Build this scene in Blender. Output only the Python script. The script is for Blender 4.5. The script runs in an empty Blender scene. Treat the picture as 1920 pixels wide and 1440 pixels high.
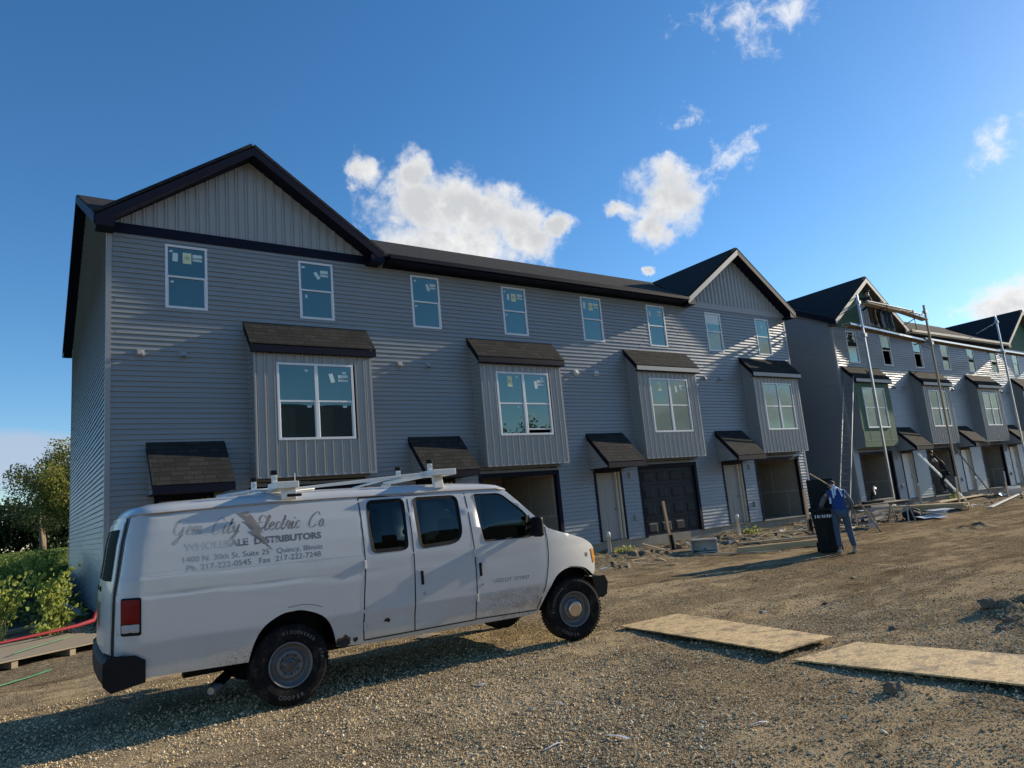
import bpy, bmesh, math, random
import numpy as np
from mathutils import Vector, Matrix, Euler, noise as mnoise
from mathutils.geometry import delaunay_2d_cdt
R = math.radians
random.seed(7); rng = np.random.default_rng(7)
S = bpy.context.scene
COL = S.collection

# ------------------------------------------------------------------ camera, world, sun, exposure
cam_d = bpy.data.cameras.new("camera"); cam = bpy.data.objects.new("camera", cam_d); COL.objects.link(cam)
cam.location = (-1.438, -16.463, 1.610)
cam.rotation_euler = (1.7438, 0.0903, -0.6048)
cam_d.sensor_fit = 'HORIZONTAL'; cam_d.sensor_width = 36.0
cam_d.lens = 1313.5 / 1920.0 * 36.0
cam_d.clip_start = 0.05; cam_d.clip_end = 6000
S.camera = cam
CAMR = Euler((1.7438, 0.0903, -0.6048)).to_matrix()
def pxdir(u, v):
    """direction on the sky dome of a cloud noted at that place of the photograph"""
    d = CAMR @ Vector(((u - 960) / 1313.5, -(v - 720) / 1313.5, -1.0)); return d.normalized()

SUN_AZ = R(-4.7)      # measured from +X towards +Y
SUN_EL = R(19.0)
sdir = Vector((math.cos(SUN_EL) * math.cos(SUN_AZ), math.cos(SUN_EL) * math.sin(SUN_AZ), math.sin(SUN_EL)))
sl = bpy.data.lights.new("sun", 'SUN'); sl.energy = 5.0; sl.angle = R(0.5); sl.color = (1.0, 0.88, 0.68)
so = bpy.data.objects.new("sun", sl); COL.objects.link(so)
so.rotation_euler = (-sdir).to_track_quat('-Z', 'Y').to_euler(); so.location = (60, 0, 40)
S.view_settings.view_transform = 'Standard'; S.view_settings.look = 'None'
S.view_settings.exposure = 0.42; S.view_settings.gamma = 1.0
S.view_settings.use_curve_mapping = False
try:
    S.cycles.max_bounces = 8; S.cycles.diffuse_bounces = 4; S.cycles.glossy_bounces = 4
    S.cycles.transparent_max_bounces = 12; S.cycles.caustics_reflective = False; S.cycles.caustics_refractive = False
except Exception: pass

class NT:
    def __init__(s, tree): s.t = tree; s.n = tree.nodes; s.l = tree.links
    def new(s, typ, **kw):
        nd = s.n.new(typ)
        for k, v in kw.items():
            if k == 'ins':
                for kk, vv in v.items(): s.put(nd.inputs[kk], vv)
            else: setattr(nd, k, v)
        return nd
    def put(s, sock, v):
        if isinstance(v, bpy.types.NodeSocket): s.l.new(v, sock)
        else:
            if hasattr(sock, 'default_value'):
                try: sock.default_value = v
                except Exception:
                    sock.default_value = (*v, 1.0)
    def math(s, op, a, b=0.0, c=0.0, clamp=False):
        nd = s.n.new('ShaderNodeMath'); nd.operation = op; nd.use_clamp = clamp
        s.put(nd.inputs[0], a); s.put(nd.inputs[1], b); s.put(nd.inputs[2], c); return nd.outputs[0]
    def vm(s, op, a, b=(0, 0, 0), out=0):
        nd = s.n.new('ShaderNodeVectorMath'); nd.operation = op
        s.put(nd.inputs[0], a); s.put(nd.inputs[1], b); return nd.outputs['Value'] if out == 'v' else nd.outputs[0]
    def mix(s, f, a, b, typ='MIX'):
        nd = s.n.new('ShaderNodeMix'); nd.data_type = 'RGBA'; nd.blend_type = typ
        s.put(nd.inputs[0], f)
        for i, v in ((6, a), (7, b)):
            if not isinstance(v, bpy.types.NodeSocket) and len(v) == 3: v = (*v, 1)
            s.put(nd.inputs[i], v)
        return nd.outputs[2]
    def noise(s, vec, scale, detail=4, rough=.55, dist=0.0, out=0):
        nd = s.n.new('ShaderNodeTexNoise'); s.put(nd.inputs['Vector'], vec)
        nd.inputs['Scale'].default_value = scale; nd.inputs['Detail'].default_value = detail
        nd.inputs['Roughness'].default_value = rough; nd.inputs['Distortion'].default_value = dist
        return nd.outputs[out]
    def ramp(s, f, stops):
        nd = s.n.new('ShaderNodeValToRGB'); s.put(nd.inputs[0], f); cr = nd.color_ramp
        while len(cr.elements) < len(stops): cr.elements.new(.5)
        for e, (p, c) in zip(cr.elements, stops):
            e.position = p; e.color = (*c, 1) if not isinstance(c, (int, float)) else (c, c, c, 1)
        return nd.outputs[0]
    def smooth(s, v, a, b):
        nd = s.n.new('ShaderNodeMapRange'); nd.interpolation_type = 'SMOOTHSTEP'
        s.put(nd.inputs[0], v); nd.inputs[1].default_value = a; nd.inputs[2].default_value = b
        return nd.outputs[0]

# sky with cumulus clouds, all noted as directions on the dome
W = bpy.data.worlds.new("World"); S.world = W; W.use_nodes = True
wt = NT(W.node_tree); W.node_tree.nodes.clear()
sky = wt.new('ShaderNodeTexSky', sky_type='NISHITA', sun_disc=False, sun_elevation=SUN_EL, sun_rotation=R(90) - SUN_AZ,
             air_density=1.0, dust_density=0.25, ozone_density=2.2, altitude=200)
tc = wt.new('ShaderNodeTexCoord'); D0 = wt.vm('NORMALIZE', tc.outputs['Generated'])
hs = wt.new('ShaderNodeHueSaturation', ins={'Saturation': 1.20, 'Value': 1.20, 'Color': wt.mix(1.0, sky.outputs[0], (.92, 1.0, 1.10), 'MULTIPLY')})
warp = wt.noise(D0, 9.0, 5, .6, out=1)
Dw = wt.vm('ADD', D0, wt.vm('MULTIPLY', wt.vm('SUBTRACT', warp, (.5, .5, .5)), (.10, .10, .10)))
Dw = wt.vm('NORMALIZE', Dw)
def blobs(lst, base):
    cur = None
    for (c, ra, rb, rot) in lst:
        c = Vector(c); up = Vector((0, 0, 1)); r = c.cross(up).normalized(); u = r.cross(c).normalized()
        r2 = r * math.cos(rot) + u * math.sin(rot); u2 = -r * math.sin(rot) + u * math.cos(rot)
        dx = wt.vm('DOT_PRODUCT', base, tuple(r2 / ra), out='v'); dy = wt.vm('DOT_PRODUCT', base, tuple(u2 / rb), out='v')
        q = wt.math('SQRT', wt.math('ADD', wt.math('MULTIPLY', dx, dx), wt.math('MULTIPLY', dy, dy)))
        f = wt.math('SUBTRACT', 1.0, q)
        front = wt.math('GREATER_THAN', wt.vm('DOT_PRODUCT', base, tuple(c), out='v'), 0.0)
        f = wt.math('MULTIPLY_ADD', wt.math('ADD', f, 3.0), front, -3.0)
        cur = f if cur is None else wt.math('MAXIMUM', cur, f)
    return cur
def B(u, v, a, b, rot=0.0): return (pxdir(u, v), a / 1313.5, b / 1313.5, -R(5) + rot)
dense = [B(798, 392, 100, 85), B(768, 325, 48, 52), B(690, 330, 30, 44), B(880, 395, 115, 85, -.3), B(975, 440, 88, 60, -.4),
         B(850, 470, 190, 52), B(1040, 425, 42, 26), B(1265, 378, 84, 72, .2), B(1240, 435, 48, 40), B(1175, 390, 40, 22, -.6),
         B(1868, 568, 56, 38), B(1925, 558, 60, 44), B(1222, 494, 18, 7)]
def dirv(az, el): return Vector((math.cos(R(el)) * math.cos(R(az)), math.cos(R(el)) * math.sin(R(az)), math.sin(R(el))))
dense += [(dirv(-24, 4), .30, .075, 0), (dirv(-42, 5.5), .26, .075, 0), (dirv(-30, 10), .2, .04, 0)]
wispy = [B(1390, 48, 115, 70), B(1290, 312, 75, 30, -.2), B(1285, 235, 42, 32), B(1372, 285, 46, 40), B(1888, 285, 52, 66), B(1345, 330, 26, 40), B(1480, 40, 60, 40), B(1800, 582, 26, 12, .5)]
bank = [B(40, 850, 330, 42, .02), B(-200, 870, 300, 60, 0)]
n1 = wt.noise(D0, 16, 9, .62); n2 = wt.noise(D0, 30, 6, .66, .3); n3 = wt.noise(D0, 5, 3, .5)
fblob = blobs(dense, Dw)
fd = wt.math('ADD', fblob, wt.math('ADD', wt.math('MULTIPLY', wt.math('SUBTRACT', n1, .5), 1.5), wt.math('MULTIPLY', wt.math('SUBTRACT', n2, .5), .7)))
dd = wt.smooth(fd, -0.02, 0.62)
fw = wt.math('ADD', blobs(wispy, Dw), wt.math('MULTIPLY', wt.math('SUBTRACT', n2, .56), 3.4))
dw = wt.math('MULTIPLY', wt.smooth(fw, 0.1, 1.3), .8)
fb = wt.math('ADD', blobs(bank, D0), wt.math('MULTIPLY', wt.math('SUBTRACT', n1, .5), .55))
db = wt.math('MULTIPLY', wt.smooth(fb, 0.0, 0.5), .8)
sepD = wt.new('ShaderNodeSeparateXYZ', ins={0: D0})
core = wt.math('MULTIPLY', wt.smooth(wt.math('ADD', fblob, wt.math('MULTIPLY', n1, .5)), .35, 1.05), .85)
ccol = wt.mix(wt.math('MULTIPLY', core, wt.smooth(wt.math('ADD', n3, wt.math('MULTIPLY', wt.math('SUBTRACT', n1, .5), 1.4)), .22, .62)), (7.1, 7.1, 7.05), (4.3, 4.45, 4.65))
bcol = (3.6, 4.2, 5.3)
sky_c = hs.outputs[0]
c1 = wt.mix(db, sky_c, bcol); c2 = wt.mix(dw, c1, (7.2, 7.3, 7.4)); c3 = wt.mix(dd, c2, ccol)
bg = wt.new('ShaderNodeBackground', ins={'Color': c3, 'Strength': 0.10})
wo = wt.new('ShaderNodeOutputWorld'); wt.l.new(bg.outputs[0], wo.inputs[0])

# ------------------------------------------------------------------ materials
def mat(name, build):
    m = bpy.data.materials.new(name); m.use_nodes = True; t = NT(m.node_tree); m.node_tree.nodes.clear()
    out = t.new('ShaderNodeOutputMaterial'); sh = build(t)
    if isinstance(sh, tuple): t.l.new(sh[0], out.inputs[0]); t.l.new(sh[1], out.inputs['Displacement'])
    else: t.l.new(sh, out.inputs[0])
    return m
def pr(t, col, rough=.6, metal=0.0, bump=None, bs=.3, bd=.01, spec=.5, coat=0.0, **kw):
    p = t.new('ShaderNodeBsdfPrincipled')
    t.put(p.inputs['Base Color'], col if isinstance(col, bpy.types.NodeSocket) else (*col, 1))
    t.put(p.inputs['Roughness'], rough); t.put(p.inputs['Metallic'], metal); p.inputs['Specular IOR Level'].default_value = spec
    if coat: p.inputs['Coat Weight'].default_value = coat; p.inputs['Coat Roughness'].default_value = .06
    if bump is not None:
        b = t.new('ShaderNodeBump'); b.inputs['Strength'].default_value = bs; b.inputs['Distance'].default_value = bd
        t.put(b.inputs['Height'], bump); t.l.new(b.outputs[0], p.inputs['Normal'])
    for k, v in kw.items(): t.put(p.inputs[k], v)
    return p.outputs[0]
def obj_co(t): return t.new('ShaderNodeTexCoord').outputs['Object']
def sc(t, v, s): return t.vm('MULTIPLY', v, s)
def simple(name, col, rough=.6, var=.15, scale=3.0, metal=0.0, bs=.15, bd=.004, bscale=40, spec=.5, coat=0.0, stretch=(1, 1, 1)):
    def f(t):
        o = sc(t, obj_co(t), stretch); n = t.noise(o, scale, 5, .6)
        c = t.mix(n, tuple(x * (1 - var * 1.6) for x in col), tuple(min(1, x * (1 + var * 1.6)) for x in col))
        return pr(t, c, rough, metal, t.noise(o, bscale, 3, .6), bs, bd, spec, coat)
    return mat(name, f)
def siding_m(name, col, stretch=(.35, .35, 6)):
    def f(t):
        o = obj_co(t)
        n = t.noise(sc(t, o, stretch), 1.6, 4, .6); n2 = t.noise(o, .35, 3, .5); g = t.noise(sc(t, o, (1, 1, 14)), 26, 2, .5)
        c = t.mix(n, tuple(x * .93 for x in col), tuple(x * 1.06 for x in col))
        c = t.mix(t.smooth(n2, .45, .75), c, tuple(x * 1.08 for x in col))
        dirt = t.new('ShaderNodeSeparateXYZ', ins={0: o}).outputs[2]
        dm = t.math('MULTIPLY', t.smooth(dirt, 1.1, .2), t.smooth(t.noise(o, 5, 4), .4, .7))
        c = t.mix(t.math('MULTIPLY', dm, .5), c, (.26, .22, .17))
        wav = t.noise(sc(t, o, (1.3, 1.3, 9)), 1.0, 3, .55)
        h = t.math('ADD', t.math('MULTIPLY', g, .02), wav)
        return pr(t, c, .34, 0, h, .55, .02, .5)
    return mat(name, f)
M = {}
M['siding'] = siding_m('grey_vinyl_siding', (.248, .258, .260))
M['batten'] = siding_m('grey_board_and_batten', (.32, .318, .305), (6, 6, .35))
M['corner'] = simple('grey_corner_trim', (.30, .30, .295), .45, .05)
M['navy'] = simple('dark_navy_trim', (.006, .007, .018), .55, .2, 2, bs=.1, spec=.14)
M['soffit'] = simple('brown_soffit', (.10, .088, .075), .7, .1)
M['white'] = simple('white_vinyl', (.72, .73, .74), .4, .04)
M['cream'] = simple('bare_cream_trim', (.62, .54, .42), .6, .1)
M['concrete'] = simple('foundation_concrete', (.30, .26, .20), .9, .25, 2.5, bs=.4, bd=.01, bscale=18)
M['drywall'] = None
def drywall(t):
    o = obj_co(t); w = t.new('ShaderNodeTexBrick', ins={'Vector': t.vm('ADD', sc(t, o, (1, 1, 1)), (0, 0, 0))})
    w.inputs['Scale'].default_value = 1.0
    x = t.new('ShaderNodeSeparateXYZ', ins={0: o})
    cv = t.new('ShaderNodeCombineXYZ', ins={0: t.math('ADD', x.outputs[0], x.outputs[1]), 1: x.outputs[2]})
    t.l.new(cv.outputs[0], w.inputs['Vector']); w.inputs['Brick Width'].default_value = 1.2; w.inputs['Row Height'].default_value = 1.22
    w.inputs['Mortar Size'].default_value = .035; w.inputs['Mortar Smooth'].default_value = .6
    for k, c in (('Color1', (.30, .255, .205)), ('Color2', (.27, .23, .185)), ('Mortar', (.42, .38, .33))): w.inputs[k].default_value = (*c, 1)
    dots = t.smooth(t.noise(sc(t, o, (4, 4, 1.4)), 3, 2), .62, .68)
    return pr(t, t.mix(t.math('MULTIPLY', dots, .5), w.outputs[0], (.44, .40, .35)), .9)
M['drywall'] = mat('bare_drywall', drywall)
M['doorpaint'] = simple('grey_door_paint', (.30, .29, .27), .5, .06)
M['dark'] = simple('dark_void', (.012, .012, .013), .9, .1)
M['sheath'] = simple('green_sheathing', (.055, .135, .075), .75, .2, 1.5, bs=.2)
M['sheath_light'] = simple('pale_green_sheathing', (.16, .24, .12), .75, .2, 1.5, bs=.2)
M['sticker'] = simple('window_label_paper', (.62, .72, .70), .6, .05)
M['sticker_y'] = simple('yellow_window_label_paper', (.66, .72, .45), .6, .05)
M['ink'] = simple('black_ink', (.03, .03, .035), .6, .1)
def glass_win(t):
    o = obj_co(t); lw = t.new('ShaderNodeFresnel', ins={'IOR': 1.95})
    b = t.new('ShaderNodeBump', ins={'Strength': .06, 'Distance': .02, 'Height': t.noise(o, 1.2, 2)})
    t.l.new(b.outputs[0], lw.inputs['Normal'])
    g = t.new('ShaderNodeBsdfGlossy', ins={'Color': (.64, .80, .72, 1), 'Roughness': .012, 'Normal': b.outputs[0]})
    d = t.new('ShaderNodeBsdfDiffuse', ins={'Color': (.016, .03, .034, 1)})
    mx = t.new('ShaderNodeMixShader', ins={0: t.math('MULTIPLY_ADD', lw.outputs[0], 1.6, .03, clamp=True), 1: d.outputs[0], 2: g.outputs[0]})
    return mx.outputs[0]
M['glass'] = mat('coated_window_glass', glass_win)
def shingle(name, axis, k, c1=(.017, .0175, .018), c2=(.046, .045, .043)):
    def f(t):
        o = obj_co(t); x = t.new('ShaderNodeSeparateXYZ', ins={0: o})
        cv = t.new('ShaderNodeCombineXYZ', ins={0: x.outputs[axis], 1: t.math('MULTIPLY', x.outputs[2], k)})
        w = t.new('ShaderNodeTexBrick', ins={'Vector': cv.outputs[0]}); w.offset = .37; w.squash = .72; w.squash_frequency = 3
        for kk, v in (('Scale', 1.0), ('Brick Width', .30), ('Row Height', .14), ('Mortar Size', .011), ('Mortar Smooth', .2), ('Bias', -.1)): w.inputs[kk].default_value = v
        w.inputs['Color1'].default_value = (*c1, 1); w.inputs['Color2'].default_value = (*c2, 1); w.inputs['Mortar'].default_value = (.012, .012, .012, 1)
        rowf = t.math('FRACT', t.math('DIVIDE', t.math('MULTIPLY', x.outputs[2], k), .14))
        gr = t.noise(o, 160, 2, .7); n = t.noise(o, 1.3, 3)
        c = t.mix(t.math('MULTIPLY', n, .5), w.outputs[0], (.065, .06, .053), 'MIX')
        c = t.mix(t.math('MULTIPLY', gr, .45), c, (.03, .03, .03))
        h = t.math('ADD', t.math('MULTIPLY', t.math('SUBTRACT', 1.0, rowf), .8), t.math('ADD', t.math('MULTIPLY', gr, .25), t.math('MULTIPLY', w.outputs[1], -1.0)))
        return pr(t, c, .95, 0, h, 1.0, .02, .1)
    return mat(name, f)
M['sh_bay'] = shingle('bay_roof_shingles', 0, 1.30); M['sh_can'] = shingle('canopy_shingles', 0, 1.38)
M['sh_main'] = shingle('main_roof_shingles', 0, 2.2, (.03, .028, .026), (.05, .046, .042))
M['sh_gab'] = shingle('gable_roof_shingles', 1, 1.76, (.022, .024, .03), (.034, .036, .042))
M['garage'] = simple('navy_garage_door_paint', (.020, .023, .030), .5, .15, 8, bs=.3, bd=.003, bscale=30, stretch=(.3, .3, 3), spec=.2)
def wood(name, col, grain=(1, 14, 14), rough=.75, dirt=0.0):
    def f(t):
        o = obj_co(t); n = t.noise(sc(t, o, grain), 2.2, 5, .62, .3); n2 = t.noise(o, 1.7, 4)
        c = t.mix(n, tuple(x * .62 for x in col), tuple(min(1, x * 1.2) for x in col))
        if dirt: c = t.mix(t.math('MULTIPLY', t.smooth(t.noise(o, 2.6, 7, .7), .5, .68), dirt), c, (.10, .075, .05))
        return pr(t, c, rough, 0, n, .3, .004)
    return mat(name, f)
M['lumber'] = wood('pine_lumber', (.62, .43, .22)); M['lumber_v'] = wood('pine_stake', (.42, .27, .15), (14, 14, 1))
M['grey_wood'] = wood('weathered_wood', (.34, .27, .18), (1, 12, 12), .85); M['dark_wood'] = wood('wet_dark_wood', (.10, .075, .055), (12, 1, 12))
M['alu'] = simple('scaffold_aluminium', (.55, .56, .57), .32, .15, 6, metal=.85)
M['steel'] = simple('dull_steel', (.33, .34, .35), .45, .2, 6, metal=.6)
M['plank'] = wood('scaffold_plank', (.40, .32, .22), (1, 12, 12), .8)
M['pvc'] = simple('white_pvc', (.70, .68, .62), .45, .06)
M['black_plastic'] = simple('black_plastic', (.008, .009, .011), .55, .2, 5, bs=.2, bd=.002, bscale=120, spec=.12)
M['bin_plastic'] = simple('green_black_bin_plastic', (.008, .012, .012), .55, .2, 5, spec=.15)
def osb(t):
    o = obj_co(t); v = t.new('ShaderNodeTexVoronoi', ins={'Vector': t.vm('ADD', sc(t, o, (10, 26, 1)), sc(t, t.noise(o, 9, 2, out=1), (1.5, 1.5, 0)))}); v.inputs['Scale'].default_value = 4.2
    hsv = t.new('ShaderNodeSeparateColor', ins={0: v.outputs['Color']})
    c = t.ramp(hsv.outputs[0], [(0, (.34, .215, .09)), (.5, (.60, .41, .19)), (1, (.74, .54, .28))])
    dirt = t.smooth(t.noise(sc(t, o, (1, 1.6, 1)), 2.6, 8, .74), .47, .62)
    c = t.mix(t.math('MULTIPLY', dirt, .75), c, (.13, .095, .06))
    sp = t.smooth(t.noise(o, 16, 4, .7), .60, .66)
    c = t.mix(t.math('MULTIPLY', sp, .7), c, (.07, .05, .035))
    return pr(t, c, .85, 0, t.math('ADD', hsv.outputs[0], t.noise(o, 60, 2)), .3, .003)
M['osb'] = mat('dirty_strand_board', osb)
def hazy(name, rgb, r): return simple(name, rgb, r, .12, 6, bs=.4, bd=.01, bscale=14)
M['shirt_blue'] = hazy('blue_shirt_cloth', (.016, .045, .17), .9); M['shirt_grey'] = hazy('grey_sleeve_cloth', (.12, .125, .13), .9)
M['jeans'] = hazy('faded_denim', (.055, .085, .13), .9); M['black_cloth'] = hazy('black_cloth', (.012, .012, .014), .9)
M['brown_cloth'] = hazy('brown_work_cloth', (.09, .05, .03), .9)
M['skin'] = simple('skin', (.34, .19, .13), .55, .06); M['hair'] = simple('dark_hair', (.015, .012, .01), .6, .2)
M['shoe'] = simple('pale_work_shoe', (.40, .37, .32), .7, .1)

# ------------------------------------------------------------------ mesh helpers
class MB:
    def __init__(s): s.v = []; s.f = []; s.m = []
    def add(s, vs, fs, mi=0):
        b = len(s.v); s.v += [tuple(v) for v in vs]; s.f += [tuple(b + i for i in f) for f in fs]; s.m += [mi] * len(fs)
    def quad(s, a, b, c, d, mi=0): s.add([a, b, c, d], [(0, 1, 2, 3)], mi)
    def box(s, x0, x1, y0, y1, z0, z1, mi=0):
        s.add([(x0, y0, z0), (x1, y0, z0), (x1, y1, z0), (x0, y1, z0), (x0, y0, z1), (x1, y0, z1), (x1, y1, z1), (x0, y1, z1)],
              [(0, 3, 2, 1), (4, 5, 6, 7), (0, 1, 5, 4), (1, 2, 6, 5), (2, 3, 7, 6), (3, 0, 4, 7)], mi)
    def beam(s, a, b, w, h, mi=0, up=(0, 0, 1)):
        a = Vector(a); b = Vector(b); d = (b - a).normalized(); u = Vector(up)
        if abs(d.dot(u)) > .98: u = Vector((0, 1, 0))
        r = d.cross(u).normalized() * w / 2; u = r.cross(d).normalized() * h / 2
        vs = [p + q for p in (a, b) for q in (-r - u, r - u, r + u, -r + u)]
        s.add(vs, [(0, 1, 2, 3), (7, 6, 5, 4), (0, 4, 5, 1), (1, 5, 6, 2), (2, 6, 7, 3), (3, 7, 4, 0)], mi)
    def prism(s, poly, off, mi=0):
        n = len(poly); off = Vector(off); a = [Vector(p) for p in poly]; b = [p + off for p in a]
        s.add(a + b, [tuple(range(n))[::-1], tuple(range(n, 2 * n))] + [(i, (i + 1) % n, n + (i + 1) % n, n + i) for i in range(n)], mi)
    def tube(s, pts, rad, n=8, mi=0, cap=True):
        pts = [Vector(p) for p in pts]; k = len(pts); rad = rad if isinstance(rad, (list, tuple)) else [rad] * k
        vs = []; fs = []; pv = None
        for i, p in enumerate(pts):
            d = (pts[min(i + 1, k - 1)] - pts[max(i - 1, 0)]).normalized()
            if pv is None: pv = d.orthogonal().normalized()
            pv = (pv - d * d.dot(pv)); pv = pv.normalized() if pv.length > 1e-6 else d.orthogonal().normalized()
            q = d.cross(pv)
            vs += [p + (pv * math.cos(2 * math.pi * j / n) + q * math.sin(2 * math.pi * j / n)) * rad[i] for j in range(n)]
        for i in range(k - 1):
            for j in range(n): fs.append((i * n + j, i * n + (j + 1) % n, (i + 1) * n + (j + 1) % n, (i + 1) * n + j))
        if cap: fs += [tuple(range(n))[::-1], tuple(range((k - 1) * n, k * n))]
        s.add(vs, fs, mi)
    def lathe(s, prof, org, ax, n=32, mi=0):
        """prof: (distance along ax, radius)"""
        ax = Vector(ax).normalized(); u = ax.orthogonal().normalized(); w = ax.cross(u); org = Vector(org)
        vs = []; fs = []
        for (a, r) in prof: vs += [org + ax * a + (u * math.cos(2 * math.pi * j / n) + w * math.sin(2 * math.pi * j / n)) * r for j in range(n)]
        for i in range(len(prof) - 1):
            for j in range(n): fs.append((i * n + j, i * n + (j + 1) % n, (i + 1) * n + (j + 1) % n, (i + 1) * n + j))
        s.add(vs, fs, mi)
    def grid(s, rows, mi=0, flip=False):
        nr = len(rows); nc = len(rows[0]); vs = [p for r in rows for p in r]
        fs = [(i * nc + j, i * nc + j + 1, (i + 1) * nc + j + 1, (i + 1) * nc + j) for i in range(nr - 1) for j in range(nc - 1)]
        if flip: fs = [f[::-1] for f in fs]
        s.add(vs, fs, mi)
    def build(s, name, mats, parent=None, smooth=False, bevel=0, loc=None, solid=0):
        me = bpy.data.meshes.new(name); me.from_pydata(s.v, [], s.f)
        for m in (mats if isinstance(mats, (list, tuple)) else [mats]): me.materials.append(m)
        me.polygons.foreach_set('material_index', s.m)
        if smooth: me.polygons.foreach_set('use_smooth', [True] * len(s.f))
        me.update(); o = bpy.data.objects.new(name, me); COL.objects.link(o)
        if parent: o.parent = parent
        if loc: o.location = loc
        if solid:
            b = o.modifiers.new('s', 'SOLIDIFY'); b.thickness = solid; b.offset = 0
        if bevel:
            b = o.modifiers.new('b', 'BEVEL'); b.width = bevel; b.segments = 2; b.limit_method = 'ANGLE'; b.angle_limit = R(40)
        return o
def tag(o, label=None, cat=None, group=None, kind=None):
    if label: o['label'] = label
    if cat: o['category'] = cat
    if group: o['group'] = group
    if kind: o['kind'] = kind
    return o
def thing(name, label, cat, loc=(0, 0, 0), rz=0.0, group=None):
    o = bpy.data.objects.new(name, None); o.empty_display_size = .3; COL.objects.link(o)
    o.location = loc; o.rotation_euler = (0, 0, rz); return tag(o, label, cat, group)
def text_mesh(s, size, shear=0.0, bold=0.0, align='LEFT', spacing=1.0):
    c = bpy.data.curves.new('t', 'FONT'); c.body = s; c.size = size; c.shear = shear; c.offset = bold; c.align_x = align
    c.space_character = spacing; c.resolution_u = 3
    o = bpy.data.objects.new('t', c); me = bpy.data.meshes.new_from_object(o)
    vs = [v.co.copy() for v in me.vertices]; fs = [tuple(p.vertices) for p in me.polygons]
    bpy.data.objects.remove(o); bpy.data.curves.remove(c); bpy.data.meshes.remove(me)
    return vs, fs

def vnoise(x, y, seed=0):
    xi = np.floor(x).astype(np.int64); yi = np.floor(y).astype(np.int64); xf = x - xi; yf = y - yi
    def h(a, b):
        n = (a * 374761393 + b * 668265263 + seed * 1442695) & 0xffffffff; n = ((n ^ (n >> 13)) * 1274126177) & 0xffffffff
        return ((n ^ (n >> 16)) & 0xffff) / 65535.0
    u = xf * xf * (3 - 2 * xf); v = yf * yf * (3 - 2 * yf)
    return (h(xi, yi) * (1 - u) + h(xi + 1, yi) * u) * (1 - v) + (h(xi, yi + 1) * (1 - u) + h(xi + 1, yi + 1) * u) * v
def fbm(x, y, o=4, seed=0):
    r = 0; a = .5
    for i in range(o): r = r + a * (vnoise(x, y, seed + i) - .5); x = x * 2.03 + 17; y = y * 2.03 + 5; a *= .5
    return r
def sstep(v, a, b):
    t = np.clip((v - a) / (b - a), 0, 1); return t * t * (3 - 2 * t)
def Hraw(x, y):
    x = np.asarray(x, float); y = np.asarray(y, float)
    z = np.full(np.broadcast(x, y).shape, -.10)
    near = sstep(y, -4.2, -1.2) * (1 - sstep(y, 1, 3)) * sstep(x, 3, 9)
    z = z + near * (.10 + .20 * fbm(x * .8, y * 1.1, 4, 3))
    z = z + .05 * fbm(x * .25, y * .3, 3, 9) + .055 * fbm(x * 2.6, y * 2.6, 4, 21) * (1 + 1.6 * near)
    # wheel ruts running across the lot
    rut = np.exp(-((y + 9.9 + .045 * x + .25 * np.sin(x * .35)) / .35) ** 2) + np.exp(-((y + 7.9 + .05 * x + .25 * np.sin(x * .4 + 1)) / .35) ** 2)
    z = z - .05 * rut * sstep(x, 4.0, 7)
    # rough soil heaps on the right
    for (hx, hy, hr, hh) in ((7.9, -12.75, .34, .10), (7.5, -13.2, .3, .07), (8.4, -12.9, .4, .09), (19.7, -7.7, .5, .13), (18.8, -7.6, .35, .07), (4.25, -13.35, .22, .045), (7.2, -13.5, .3, .08), (12.4, -2.3, .9, .13), (16.6, -2.6, 1.0, .10), (27.5, -3.2, 1.2, .12)):
        z = z + hh * np.exp(-(((x - hx) / hr) ** 2 + ((y - hy) / (hr * .8)) ** 2)) * (.7 + 2.2 * fbm(x * 7, y * 7, 3, 5) * 1.0 + .4)
    # bank of weeds and lawn on the left behind the row
    lf = 1 - sstep(x, -.85, -.25) * (1 - sstep(y, 12.5, 14)) ; lf = lf * (1 - sstep(x, 14, 30))
    z = z + .22 * sstep(y, -1.6, .8) * lf + lf * (.85 * sstep(y, 1.2, 8) * (1 + .25 * fbm(x * .9, y * .9, 3, 31)) + .55 * sstep(y, 10, 40))
    z = z + .22 * sstep(y, .2, 3) * (1 - lf) * (1 - sstep(x, 0.2, .6))
    return z
def H(x, y): return float(Hraw(np.array([x]), np.array([y]))[0])

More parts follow.
